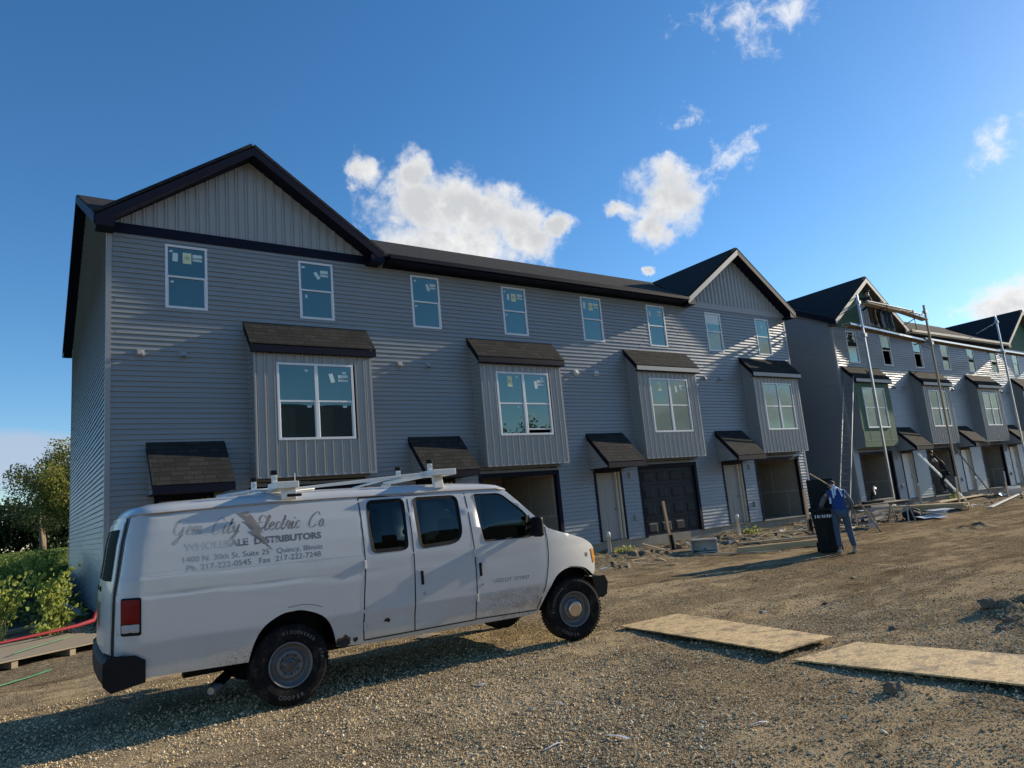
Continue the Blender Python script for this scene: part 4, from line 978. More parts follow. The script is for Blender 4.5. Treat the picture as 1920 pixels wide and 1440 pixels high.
# rear doors
def rearpt(q, h, off): u0 = rear_u(h); v0 = prof(u0, h); return (u0 - .075 * (1 - (2 * q - 1) ** 4) - off, v0 + (WD - 2 * v0) * q, h + HC)
for s0, s1 in ((.035, .492), (.508, .965)):
    q = MB(); hh = np.linspace(.36, 1.50, 12); q.grid([[rearpt(a, h, .016) for a in np.linspace(s0, s1, 7)] for h in hh])
    for e_ in (s0, s1): q.grid([[rearpt(e_, h, .016), rearpt(e_, h, 0)] for h in hh], flip=(e_ == s1))
    d_ = q.build('rear_door', M['van'], van, smooth=True)
    q = MB(); q.grid([[rearpt(a, h, .021) for a in np.linspace(s0 + .045, s1 - .045, 6)] for h in np.linspace(.98, 1.44, 6)]); q.build('rear_window', M['rearglass'], d_, smooth=True)
    q = MB(); a = s1 - .09 if s0 < .4 else s0 + .09
    q.grid([[rearpt(a + o_, h, .024) for o_ in (-.04, .04)] for h in (.55, .78)]); q.lathe([(0, .028), (.01, .026), (.012, 0)], rearpt(a, .90, .02), (-1, 0, 0), 12); q.build('rear_door_handle', M['black_plastic'], d_)
for s_c in (.5, .018, .982):
    q = MB(); q.grid([[rearpt(s_c + o_, h, .006) for o_ in (-.014, .014)] for h in np.linspace(.34, 1.54, 12)]); q.build('rear_door_gap_strip', M['rubber'], van)  # dark strips stand in for the shaded gaps around the rear doors
# wheels
def wheel(u, side, turn, hub, name='wheel'):
    yv = .035 if side == 0 else WD - .035; ax = Vector((0, -1 if side == 0 else 1, 0))
    e = bpy.data.objects.new('wheel', None); e.empty_display_size = .2; COL.objects.link(e); e.parent = van; e.location = (u, yv, HC - .004); e.rotation_euler = (0, 0, turn)
    t_ = MB(); Rt = .381
    t_.lathe([(-.20, .22), (-.235, .27), (-.235, .34), (-.215, Rt - .012), (-.19, Rt), (-.15, Rt), (-.145, Rt - .008), (-.14, Rt), (-.095, Rt), (-.09, Rt - .008), (-.085, Rt), (-.04, Rt), (-.018, Rt - .012), (0, .338), (.003, .29), (-.006, .235), (-.02, .215), (-.04, .205)], (0, 0, 0), ax, 72)
    for i in range(60):
        a = i * 2 * math.pi / 60
        for (d0, d1, sk) in ((-.015, -.07, .05), (-.165, -.22, -.05)):
            p = [Vector((math.cos(a + w_) * r_, 0, math.sin(a + w_) * r_)) + ax * d_ for d_ in (d0, d1) for r_ in (Rt - .02, Rt + .0005) for w_ in (0, .045)]
            p = [p[0], p[1], p[3], p[2], p[4], p[5], p[7], p[6]]
            t_.add(p, [(0, 1, 2, 3), (4, 7, 6, 5), (0, 4, 5, 1), (1, 5, 6, 2), (2, 6, 7, 3), (3, 7, 4, 0)])
    ty = t_.build('tyre', M['tyre'], e, smooth=False)
    r_ = MB()
    r_.lathe([(-.03, .216), (-.008, .214), (-.004, .205), (-.02, .196), (-.06, .186), (-.075, .165), (-.078, .15), (-.045, .135), (-.03, .115), (-.032, .10), (-.055, .085), (-.06, .06), (-.03, .052), (-.022, .045), (-.02, 0)] if not hub else
             [(-.03, .216), (-.008, .214), (-.004, .205), (-.02, .196), (-.06, .188), (-.085, .165), (-.09, .14), (-.07, .13), (-.05, .118), (-.05, 0)], (0, 0, 0), ax, 48)
    ri = r_.build('rim', M['rim'], e, smooth=True)
    if not hub:
        l_ = MB()
        for i in range(8): a = i * math.pi / 4 + .2; l_.lathe([(-.035, .0115), (-.008, .0115), (-.005, .007), (-.005, 0)], (math.cos(a) * .088, 0, math.sin(a) * .088), ax, 6)
        l_.lathe([(-.06, .045), (-.012, .04), (-.006, .03), (-.006, 0)], (0, 0, 0), ax, 20)
        l_.build('wheel_nuts', simple('rusty_dark_steel', (.09, .075, .065), .7, .3, 9, metal=.3) if 'rusty_dark_steel' not in bpy.data.materials else bpy.data.materials['rusty_dark_steel'], e)
    else:
        l_ = MB(); l_.lathe([(-.05, .095), (.0, .093), (.012, .086), (.014, .07), (.010, .03), (.012, 0)], (0, 0, 0), ax, 36); l_.build('hub_cap', M['chrome'], e, smooth=True)
    if side == 0:
        for word, r0, mid_a, top in (("DISCOVERER", .292, 72, True), ("ATP", .292, 12, True), ("COOPER", .318, 268, False)) if not hub else (("COOPER", .318, 250, False), ("DISCOVERER", .292, 150, True)):
            L_ = MB(); n_ = len(word); stp = (6.6 if top else 8.2)
            for i, chh in enumerate(word):
                da = (i - (n_ - 1) / 2) * stp; A = R(mid_a - da) if top else R(mid_a + da)
                vv, ff = text_mesh(chh, .042 if top else .050, bold=.0008, align='CENTER')
                for_ = []
                for v in vv:
                    rr_ = r0 + v.y if top else r0 - v.y; aa = A - v.x / r0 if top else A + v.x / r0
                    for_.append((math.cos(aa) * rr_, -.006, math.sin(aa) * rr_))
                L_.add(for_, ff)
            L_.build('tyre_lettering', M['letter'], e)
    return e
for s_i in (0, 1): wheel(0, s_i, 0, False); wheel(3.505, s_i, R(-9), True)
# lettering on the panel
def side_text(s, size, u0, u1, h0, h1, m, name, bold=0.0, shear=0.0):
    vs, fs = text_mesh(s, size, bold=bold, shear=shear); xs = [v.x for v in vs]; x0, x1 = min(xs), max(xs); k = (u1 - u0) / (x1 - x0); q = MB()
    P_ = []
    for v in vs:
        t = (v.x - x0) / (x1 - x0); u = u0 + (u1 - u0) * t; P_.append(sidept(u, h0 + (h1 - h0) * t + v.y, .0009))
    q.add(P_, fs); return q.build(name, m, van)
side_text("WHOLESALE  DISTRIBUTORS", .088, -.945, .355, 1.193, 1.183, M['caps'], 'panel_lettering', bold=.0035)
side_text("1400 N. 30th St. Suite 25   Quincy, Illinois", .074, -.955, .358, 1.083, 1.075, M['small'], 'panel_lettering')
side_text("Ph. 217-222-0545   Fax  217-222-7248", .076, -.925, .335, 1.003, 1.0, M['small'], 'panel_lettering')
side_text("USDOT 277907", .062, 2.345, 2.845, .468, .452, M['small'], 'door_lettering')
GL = {  # brush strokes of the script, each letter in a box about one unit high
 'G': (.95, [[(.78, .92), (.62, 1.04), (.40, .98), (.18, .70), (.10, .36), (.22, .10), (.45, .06), (.66, .28), (.74, .50), (.62, .0), (.42, -.42), (.24, -.52), (.22, -.40), (.45, -.18), (.85, .10)]]),
 'e': (.46, [[(.04, .20), (.30, .34), (.36, .50), (.24, .56), (.10, .36), (.10, .12), (.22, .02), (.42, .14)]]),
 'm': (.78, [[(.0, .20), (.12, .48), (.14, .50), (.08, .02)], [(.10, .2), (.30, .50), (.36, .46), (.30, .02)], [(.32, .2), (.52, .50), (.60, .46), (.54, .10), (.60, .02), (.76, .14)]]),
 'C': (.80, [[(.80, .82), (.70, 1.02), (.48, .96), (.22, .66), (.12, .30), (.22, .04), (.42, .02), (.66, .18)]]),
 'i': (.30, [[(.02, .2), (.14, .52), (.08, .12), (.14, .02), (.28, .14)], [(.20, .70), (.23, .76)]]),
 't': (.38, [[(.02, .2), (.16, .50), (.26, .92), (.12, .20), (.14, .03), (.22, .02), (.36, .14)], [(.06, .60), (.38, .66)]]),
 'y': (.50, [[(.0, .3), (.10, .52), (.10, .14), (.20, .06), (.36, .30), (.42, .54), (.30, .02), (.14, -.34), (.04, -.38), (.08, -.24), (.48, .12)]]),
 'E': (.78, [[(.80, .84), (.66, 1.02), (.44, .96), (.36, .74), (.50, .58), (.62, .56), (.34, .54), (.16, .34), (.16, .10), (.36, .0), (.60, .10), (.74, .26)]]),
 'l': (.32, [[(.02, .2), (.22, .60), (.32, .92), (.24, 1.0), (.14, .70), (.08, .20), (.14, .02), (.30, .14)]]),
 'c': (.40, [[(.34, .44), (.26, .54), (.12, .42), (.08, .14), (.18, .02), (.38, .14)]]),
 'r': (.38, [[(.02, .2), (.12, .54), (.20, .58), (.30, .46), (.22, .12), (.26, .02), (.36, .10)]]),
 'o': (.44, [[(.24, .54), (.10, .36), (.10, .10), (.22, .02), (.34, .18), (.34, .44), (.24, .54), (.42, .46)]]),
 '.': (.2, [[(.04, .04), (.08, .06)]])}
def script(s, u0, h0, size, slope, name):
    x = 0; q = MB()
    for ch in s:
        if ch == ' ': x += .42; continue
        w, sts = GL[ch]
        for stt in sts:
            pts = arc_pts(stt, 5) if len(stt) > 2 else [tuple(np.array(stt[0]) * (1 - t) + np.array(stt[1]) * t) for t in (0, .5, 1)]
            rws = []
            for i, p in enumerate(pts):
                a, c = np.array(pts[max(i - 1, 0)]), np.array(pts[min(i + 1, len(pts) - 1)]); d = c - a; d = d / (np.linalg.norm(d) + 1e-9)
                wd = .030 + .042 * abs(d[1]) ; nrm = np.array([.86, -.5]) * wd
                row_ = []
                for sg in (-1, 1):
                    g = np.array(p) + nrm * sg; X_ = (x + g[0] + .30 * g[1]) * size; Y_ = g[1] * .152
                    row_.append(sidept(u0 + X_, h0 + Y_ + slope * X_, .0010))
                rws.append(row_)
            q.grid(rws, flip=True)
        x += w
    return q.build(name, M['script'], van), x * size
for wd_, u_, h_, sx_ in (("Gem", -1.045, 1.335, .121), ("City", -.715, 1.318, .134), ("Electric", -.325, 1.31, .136), ("Co.", .215, 1.30, .142)): script(wd_, u_, h_, sx_, -.02, 'script_lettering')
bolt = [(-.464, 1.507), (-.345, 1.512), (-.253, 1.364), (-.222, 1.291), (-.262, 1.297), (-.135, 1.105), (-.372, 1.318), (-.318, 1.313), (-.420, 1.418), (-.372, 1.414)]
patch('lightning_emblem', M['script'], bolt, .0014, .04, .03)
# rust hole at the rocker, scrape on the door
def blot(name, m, c, r, n, off, seed, sx=1.0):
    rs_ = random.Random(seed); poly = [(c[0] + math.cos(a) * r * sx * rs_.uniform(.45, 1.1), c[1] + math.sin(a) * r * rs_.uniform(.45, 1.1)) for a in np.linspace(0, 2 * math.pi, n, endpoint=False)]
    return patch(name, m, poly, off, .05, .05)
M['rust'] = simple('rusty_bare_metal', (.10, .045, .02), .9, .4, 20, bs=.4)
blot('rust_patch', M['rust'], (.545, .13), .065, 13, .0015, 3, 1.5); blot('rust_patch', M['seam'], (.52, .105), .05, 11, .0022, 5, 1.6); blot('rust_patch', M['seam'], (.66, .125), .035, 9, .0022, 8, 1.2); blot('paint_scrape', M['seam'], (1.01, .262), .03, 11, .0018, 9, 1.6)
q = ribbon([(-.02, .545), (.12, .552), (.24, .53), (.32, .50)], .005); q.build('paint_scrape', M['seam'], van)
# ladder rack
M['rack'] = simple('white_rack_paint', (.66, .655, .62), .4, .08)
rk = bpy.data.objects.new('ladder_rack', None); COL.objects.link(rk); rk.parent = van
def rbox(x0, x1, y0, y1, h0, h1, m='rack', name='rack_bar', bev=.006): q = MB(); q.box(x0, x1, y0, y1, h0 + HC, h1 + HC); return q.build(name, M[m], rk, bevel=bev)
rbox(1.70, 1.99, .06, .42, 1.755, 1.825); rbox(1.79, 1.88, .40, WD - .15, 1.77, 1.81); rbox(-.08, .15, .06, .42, 1.715, 1.785); rbox(-.01, .07, .40, WD - .15, 1.725, 1.765)
for u in (1.80, .04):
    for v in (.17, WD - .20):
        q = MB(); q.beam((u, v, 1.58 + HC + (.03 if v < 1 else .02)), (u, v + (.03 if v < 1 else -.03), 1.77 + HC), .045, .12 if u > 1 else .09, up=(1, 0, 0)); q.build('rack_leg', M['rack'], rk, bevel=.004)
for u, base in ((1.73, 1.82), (-.06, 1.78)):
    for v in (.22, 1.15):
        q = MB(); q.box(u - .025, u + .025, v - .02, v + .02, base + HC - .01, base + .10 + HC); q.lathe([(-.028, .02), (.028, .02), (.028, 0)], (u, v, base + .05 + HC), (0, 1, 0), 10); o_ = q.build('rack_clamp', M['rack'], rk, bevel=.003)
        rbox(u - .035, u + .03, v - .03, v + .03, base + .085, base + .135, 'black_plastic', 'clamp_pad', .012)
for v, h0, h1 in ((.30, 1.70, 1.80), (.55, 1.715, 1.79)):
    q = MB(); q.beam((-.12, v, h0 + HC), (1.72, v, h1 + HC), .022, .028); q.build('rack_rod', M['rack'], rk, bevel=.004)
for pts in ([(-.55, .62, 1.70), (-.2, .50, 1.735), (.15, .45, 1.73)], [(-.55, .62, 1.70), (-.3, .4, 1.66), (.05, .2, 1.65)], [(1.72, .30, 1.80), (1.45, .6, 1.80), (1.1, 1.1, 1.72)], [(-.55, .60, 1.69), (-.1, .6, 1.70), (.5, .7, 1.73)]):
    q = MB(); q.tube([(a, c, h + HC) for a, c, h in pts], .014, 8); q.build('rack_linkage', M['rack'], rk, smooth=True)
rbox(-.02, .13, .10, .14, 1.60, 1.72); rbox(.02, .17, .035, .065, 1.625, 1.655, 'black_plastic', 'rack_handle', .01)
q = MB(); q.tube([(.16, .25, 1.78 + HC), (.16, .25, 1.88 + HC)], .004, 5); q.build('rack_pin', M['steel'], rk)

# ------------------------------------------------------------------ trees and weeds
def leaf_m(name, c1, c2, tr):
    def f(t):
        a = t.new('ShaderNodeAttribute', attribute_name='rnd'); c = t.mix(a.outputs['Fac'], c1, c2)
        d = pr(t, c, .55, 0, spec=.3); l = t.new('ShaderNodeBsdfTranslucent', ins={'Color': t.mix(.5, c, tuple(min(1, x * 1.9) for x in c2))})
        return t.new('ShaderNodeMixShader', ins={0: tr, 1: d, 2: l.outputs[0]}).outputs[0]
    return mat(name, f)
M['leaf_y'] = leaf_m('yellow_green_foliage', (.065, .08, .016), (.25, .24, .05), .42)
M['leaf_d'] = leaf_m('dark_green_foliage', (.018, .035, .010), (.05, .075, .02), .25)
M['leaf_w'] = leaf_m('bright_weed_foliage', (.12, .18, .035), (.38, .40, .085), .4)
M['leaf_l'] = leaf_m('lawn_blades', (.06, .10, .02), (.16, .20, .04), .3)
M['leaf_g'] = leaf_m('low_weed_foliage', (.05, .085, .018), (.22, .26, .055), .4)
M['bark'] = simple('brown_bark', (.20, .15, .10), .9, .3, 4, bs=.6, bd=.03, bscale=9, stretch=(3, 3, .6))  # mottled brown bark shared by all trees
M['stem'] = simple('yellow_weed_stem', (.30, .30, .10), .7, .1); M['twig'] = simple('dry_twig', (.20, .16, .11), .9, .2)
def leaves(name, pts, size, m, parent, seed, heart=False, up=.3):
    g = np.random.default_rng(seed); n = len(pts); pts = np.asarray(pts); s = size * g.uniform(.6, 1.25, n)
    a = g.normal(size=(n, 3)); a /= np.linalg.norm(a, axis=1)[:, None]; b = g.normal(size=(n, 3)); b[:, 2] += up * 3; b -= a * (a * b).sum(1)[:, None]; b /= np.linalg.norm(b, axis=1)[:, None]; nn = np.cross(a, b)
    shp = [(-.5, 0, 0), (-.1, .42, .08), (.5, 0, -.05), (-.1, -.42, .08)] if not heart else [(-.35, 0, 0), (-.45, .28, .05), (-.1, .48, .08), (.55, 0, -.1), (-.1, -.48, .08), (-.45, -.28, .05)]
    V = np.stack([pts + (a * p[0] + np.cross(nn, a) * p[1] + nn * p[2]) * s[:, None] for p in shp], 1); k = len(shp)
    o = np_mesh(name, V.reshape(-1, 3), np.arange(n * k).reshape(n, k), [m], smooth=False)
    at = o.data.attributes.new('rnd', 'FLOAT', 'POINT'); at.data.foreach_set('value', np.repeat(g.uniform(0, 1, n) ** 1.3, k).astype(np.float32)); o.parent = parent; return o
def tree(name, label, x, y, crown_r, crown_h, base_h, seed, m, nl=9000, ls=.13, trunks=3, group=None, trunk_r=.2, gap=.0):
    g = np.random.default_rng(seed); z0 = H(x, y) - .1; t = thing(name, label, 'tree', (x, y, z0), 0, group); tm = MB(); ends = []
    for i in range(trunks):
        a0 = g.uniform(0, 6.28); lean = g.uniform(.12, .5) * crown_r if trunks > 1 else 0; p = np.array([math.cos(a0) * trunk_r * .6, math.sin(a0) * trunk_r * .6, 0]); path = [p.copy()]
        for j in range(4): p = p + np.array([math.cos(a0) * lean / 4, math.sin(a0) * lean / 4, (base_h + crown_h * .35) / 4]) + g.normal(size=3) * .06; path.append(p.copy())
        tm.tube(path, [trunk_r * (1 - .14 * j) * (1.25 if j == 0 else 1) for j in range(5)], 8)
        for b_ in range(7):
            st = path[2 + b_ % 3]; ang = a0 + g.uniform(-1.7, 1.7); q = st.copy(); bp = [q.copy()]; ln = crown_r * g.uniform(.5, .9)
            for j in range(4): q = q + np.array([math.cos(ang), math.sin(ang), g.uniform(.25, 1.0)]) * ln / 4 + g.normal(size=3) * .08; bp.append(q.copy())
            tm.tube(bp, [trunk_r * .45, trunk_r * .33, trunk_r * .22, trunk_r * .13, trunk_r * .05], 6); ends += bp[2:]
    tr_ = tm.build('trunk', M['bark'], t, smooth=True)
    cl = []
    for i in range(int(70)):
        d = g.normal(size=3); d /= np.linalg.norm(d); r_ = g.uniform(.45, 1.0) ** .6; c = np.array([d[0] * crown_r * r_, d[1] * crown_r * r_, base_h + crown_h / 2 + d[2] * crown_h / 2 * r_]); cl.append(c)
    cl = np.array(cl + ends); pick = g.integers(0, len(cl), nl); rr_ = g.uniform(.22, .42, len(cl)) * crown_r * .75
    dd_ = g.normal(size=(nl, 3)); dd_ /= np.linalg.norm(dd_, axis=1)[:, None]; pts = cl[pick] + dd_ * (rr_[pick] * g.uniform(0, 1, nl) ** .45)[:, None]; pts[:, 2] = np.maximum(pts[:, 2], max(.02, base_h * .8))
    leaves('crown', pts, ls, m, t, seed + 1); return t
tree('broadleaf_tree', 'broad yellow green tree with forked sunlit trunks left of the finished row', 3.6, 42.5, 4.3, 7.0, 1.2, 11, M['leaf_y'], 46000, .15, 5, trunk_r=.19)
tree('broadleaf_tree', 'darker green tree at the left edge, behind the forked yellow green tree', .2, 50, 3.0, 5.6, 1.3, 12, M['leaf_d'], 9000, .14, 2)
BG = 'dark trees at the back of the lawn'
for i, (x_, y_, r_, h_, lb) in enumerate(((-5.5, 60, 4.0, 5.6, 'low dark tree at the very left edge, under the lighter crowns'), (-1.5, 62, 4.2, 5.8, 'low dark tree in deep shade, second from the left edge'), (2.5, 60, 4.2, 5.6, 'low dark tree straight left of the forked trunks'), (6.5, 63, 4.4, 5.8, 'low dark tree straight behind the forked trunks'), (11, 62, 4.4, 6.0, 'low dark tree beside the corner of the finished row'))):
    tree('shade_tree', lb, x_, y_, r_, h_, -.9, 20 + i, M['leaf_d'], 6500, .30, 2, group=BG)  # shade of the far wood is put into the dark leaf colour
def bare_shrub(x, y, h, seed):
    g = np.random.default_rng(seed); m_ = MB(); z0 = H(x, y) - .05
    for i in range(26):
        a = g.uniform(0, 6.28); p = np.array([0, 0, .1 * h]); path = [p.copy()]; l = g.uniform(.5, 1) * h
        for j in range(4): p = p + np.array([math.cos(a) * .12, math.sin(a) * .12, .22]) * l + g.normal(size=3) * .04 * h; path.append(p.copy())
        m_.tube(path, [.025, .018, .012, .008, .004], 4)
    o = m_.build('bare_shrub', M['twig'], None, loc=(x, y, z0)); tag(o, 'small bare grey shrub on the lawn in front of the forked tree', 'shrub')
bare_shrub(2.2, 33, 1.9, 5)
def weed(x, y, h, n, spread, seed, label, lo=.25, group='leafy weeds beside the side wall'):
    g = np.random.default_rng(seed); z0 = H(x, y) - .03; t = thing('leafy_weed', label, 'plant', (x, y, z0), 0, group); m_ = MB(); pts = []
    for i in range(n):
        a = g.uniform(0, 6.28); d = np.array([math.cos(a), math.sin(a), 0]) * spread * g.uniform(.3, 1); l = h * g.uniform(.6, 1.0); path = []
        for j in range(6): tt = j / 5; path.append(d * tt ** 1.4 + np.array([0, 0, l * (tt - .18 * tt * tt)]) + g.normal(size=3) * .015)
        m_.tube(path, [.010, .009, .007, .006, .004, .003], 5)
        for j in range(30):
            tt = g.uniform(lo, 1); q = d * tt ** 1.4 + np.array([0, 0, l * (tt - .18 * tt * tt)]); pts.append(q + g.normal(size=3) * .075)
    m_.build('stem', M['stem'], t, smooth=True); leaves('leaves', pts, .082, M['leaf_w'], t, seed + 3, True, .6)
for a in ((-.93, -.12, 1.5, 13, .42, 41, 'tall bright weed against the side wall, right of the other tall weeds', .55), (-.95, 5.2, 1.1, 10, .4, 42, 'bright leafy weed on the bank just left of the tallest clump by the side wall'),
          (-1.62, -.2, 1.4, 12, .38, 43, 'yellowing leafy weed at the left edge of the photo', .5), (-1.25, 6.6, 1.0, 10, .45, 44, 'leafy weed at the back of the bank, under the lawn edge'),
          (-.75, 6.9, .95, 8, .3, 45, 'weed close to the side wall, behind the tall bright one'), (-.74, .0, .72, 8, .42, 46, 'low sprawling weed on the gravel in front of the other weeds'), (-.98, -.3, .3, 4, .25, 47, 'smallest weed sprouting behind the pallet')): weed(*a)
g_ = np.random.default_rng(3); n = 4200; wx = g_.uniform(-5, -.15, n); wy = g_.uniform(1.6, 9.5, n); k_ = (fbm(wx * .9, wy * .9, 3, 50) > -.12); wx, wy = wx[k_], wy[k_]
wz = Hraw(wx, wy) + .02 + .32 * g_.uniform(0, 1, len(wx)) ** 1.6 * np.clip(.9 + 2 * fbm(wx * .7, wy * .7, 3, 51), .2, 1.6)
gc = leaves('weed_cover', np.stack([wx, wy, wz], 1), .085, M['leaf_g'], None, 9, True, .8); tag(gc, 'low dark green weeds covering the bank beside the side wall', 'weeds', kind='stuff')
n = 9000; wx = g_.uniform(-8, 9, n); wy = g_.uniform(12, 40, n); gl = leaves('lawn_grass', np.stack([wx, wy, Hraw(wx, wy) + g_.uniform(0, .09, n)], 1), .10, M['leaf_l'], None, 10, False, 1.5); tag(gl, 'sunlit grass of the sloping lawn', 'grass', kind='stuff')
for i, (x_, y_, l) in enumerate(((12.6, -1.5, 'dark weed tuft at the foundation beside the entry nearest the van'), (18.6, -1.3, 'small green weed at the foundation between entry and last garage of the finished row'), (34.6, -.9, 'small shrubby weed at the foundation of the unfinished row'))):
    g = np.random.default_rng(60 + i); pts = np.abs(g.normal(size=(110, 3))) * (.16, .12, .13) * np.where(g.uniform(size=(110, 3)) > .5, 1, [-1, -1, 1]); o = leaves('weed_tuft', pts, .08, M['leaf_g'], None, 70 + i, True, .6); o.location = (x_, y_, H(x_, y_)); tag(o, l, 'plant')
# twigs and dead stalks by the corner of the row
m_ = MB()
for i in range(34):
    x_, y_ = random.uniform(-1.1, .1), random.uniform(.2, 2.4); a = random.uniform(0, 3.14); l = random.uniform(.2, .6); z_ = H(x_, y_) + .03
    m_.tube([(x_, y_, z_), (x_ + math.cos(a) * l * .5, y_ + math.sin(a) * l * .5, z_ + random.uniform(.02, .12)), (x_ + math.cos(a) * l, y_ + math.sin(a) * l, z_)], .006, 4)
tag(m_.build('dead_stalks', M['twig']), 'tangle of dead stalks on the soil at the house corner', 'brush', kind='stuff')

# ------------------------------------------------------------------ things on the ground
def lumber(name, label, a, b, w, h, m, group=None, cat='board', lift=0.0):
    a = Vector(a); b = Vector(b); c = (a + b) / 2; q = MB(); L = (b - a).length; q.box(-L / 2, L / 2, -w / 2, w / 2, 0, h)
    o = q.build(name, m, bevel=.004); o.location = (c.x, c.y, c.z + lift); d = b - a; o.rotation_euler = (0, -math.asin(max(-1, min(1, d.z / L))), math.atan2(d.y, d.x)); return tag(o, label, cat, group)
def gp(x, y, dz=0.0): return (x, y, H(x, y) + dz)
for nm, lab, q4 in (('strand_board_sheet', 'muddy sheet of strand board lying flat, nearer the van', [(4.73, -11.92), (5.71, -11.89), (6.10, -9.35), (5.10, -9.25)]),
                    ('strand_board_sheet', 'muddy sheet of strand board lying flat at the right edge of the photo', [(4.76, -14.55), (5.90, -14.62), (5.62, -12.22), (4.68, -12.10)])):
    zb = max(H(x_, y_) for x_, y_ in q4) + .022; q = MB(); ctr = Vector((sum(p[0] for p in q4) / 4, sum(p[1] for p in q4) / 4, zb))
    bmv = []; N1, N2 = 3, 7
    rows_t = []
    for zt_ in (.014, 0):
        for i in range(N2 + 1):
            for j in range(N1 + 1):
                s_, t_ = j / N1, i / N2; p = Vector(q4[0]).lerp(Vector(q4[1]), s_).lerp(Vector(q4[3]).lerp(Vector(q4[2]), s_), t_)
                bmv.append((p.x - ctr.x, p.y - ctr.y, zt_ + .010 * math.sin(3 * t_ + 1) * (1 - s_) + .02 * (1 - t_) * (1 - s_)))
    nn_ = (N1 + 1) * (N2 + 1); F = []
    for i in range(N2):
        for j in range(N1):
            a_ = i * (N1 + 1) + j; F.append((a_, a_ + 1, a_ + N1 + 2, a_ + N1 + 1)); F.append(tuple(nn_ + v for v in (a_, a_ + N1 + 1, a_ + N1 + 2, a_ + 1)))
    rim = [j for j in range(N1 + 1)] + [(i) * (N1 + 1) + N1 for i in range(1, N2 + 1)] + [N2 * (N1 + 1) + j for j in range(N1 - 1, -1, -1)] + [i * (N1 + 1) for i in range(N2 - 1, 0, -1)]
    for i in range(len(rim)): a_, b_ = rim[i], rim[(i + 1) % len(rim)]; F.append((b_, a_, nn_ + a_, nn_ + b_))
    q.add(bmv, F); o = q.build(nm, M['osb'], loc=ctr); tag(o, lab, 'wood sheet', 'strand board sheets on the gravel')
# pallet with boards, straps
pal = thing('timber_pallet', 'low timber pallet of pale weathered planks behind the rear of the van', 'pallet', (-1.55, -1.95, H(-1.5, -1.9) + .0), R(27))
for i in range(9): q = MB(); y_ = -.98 + i * .245; q.box(-1.55, 1.50 - .04 * (i % 2), y_ - .112, y_ + .112, .13, .152); q.build('deck_board', M['grey_wood'], pal, bevel=.003)
for x_ in (-1.2, -.4, .45, 1.3): q = MB(); q.box(x_ - .045, x_ + .045, -1.06, 1.06, .02, .128); q.build('bearer', M['grey_wood'], pal)
def strap(name, label, cat, pts, w, m, th=.004):
    q = MB(); pts = [Vector(p) for p in pts]; vs = []
    for i, p in enumerate(pts):
        d = (pts[min(i + 1, len(pts) - 1)] - pts[max(i - 1, 0)]); d.z = 0; n_ = Vector((-d.y, d.x, 0)).normalized() * w / 2; vs.append([p - n_, p + n_])
    q.grid(vs); return tag(q.build(name, m, solid=th), label, cat)
M['redstrap'] = simple('red_webbing', (.26, .008, .018), .7, .15, 8); M['greenstrap'] = simple('green_plastic_strap', (.10, .42, .16), .35, .15, 5); M['greystrap'] = simple('grey_plastic_strap', (.42, .44, .46), .4, .15)
m_ = MB(); m_.tube([(-2.2, -1.65, .10), (-1.65, -1.30, .13), (-1.0, -.98, .15), (-.5, -.66, .17), (-.22, -.46, .21), (-.16, -.38, .36)], [.02, .022, .028, .035, .045, .03], 7); tag(m_.build('red_tarpaulin_roll', M['redstrap'], smooth=True), 'twisted roll of red tarpaulin lying along the back of the pallet', 'tarpaulin')
strap('green_strap', 'bright green strap lying across the pallet planks', 'strap', [(-1.45, -2.75, .085), (-1.2, -2.3, .09), (-.95, -1.9, .085), (-.62, -1.45, .088)], .035, M['greenstrap'])
strap('green_strap', 'green strap lying on the gravel in front of the pallet', 'strap', [gp(-1.75, -4.9, .03), gp(-1.5, -4.55, .04), gp(-1.25, -4.35, .03), gp(-1.0, -4.1, .045)], .04, M['greenstrap'])
lumber('loose_board', 'grey board lying on the gravel behind the pallet', gp(-2.0, -.1, .05), gp(-.75, .75, .06), .14, .04, M['grey_wood'])
lumber('loose_board', 'grey siding offcut lying in the weeds at the side wall', gp(-.55, 3.0, .15), gp(-.2, 1.9, .05), .16, .02, M['corner'])
x, y, s_ = scatter_pebbles(2600, (-1.15, .0), (.05, 1.3), lambda a, b: np.exp(-(((a + .55) / .35) ** 2 + ((b - .65) / .4) ** 2)), .015, .03, 8); n = len(x)
z = Hraw(x, y) + .12 * np.exp(-(((x + .55) / .3) ** 2 + ((y - .65) / .35) ** 2)) * rng.uniform(.3, 1, n)
Vp = ICO_V[None] * s_[:, None, None] * rng.uniform(.7, 1.2, (n, 12, 1)) + np.stack([x, y, z + .01], -1)[:, None, :]
o = np_mesh('gravel_heap', Vp.reshape(-1, 3), (ICO_F[None] + (np.arange(n) * 12)[:, None, None]).reshape(-1, 3), [M['pebble']], smooth=False)
at = o.data.attributes.new('rnd', 'FLOAT', 'POINT'); at.data.foreach_set('value', np.repeat(rng.uniform(.4, 1, n), 12).astype(np.float32)); tag(o, 'little heap of pale gravel between pallet and weeds', 'gravel', kind='stuff')
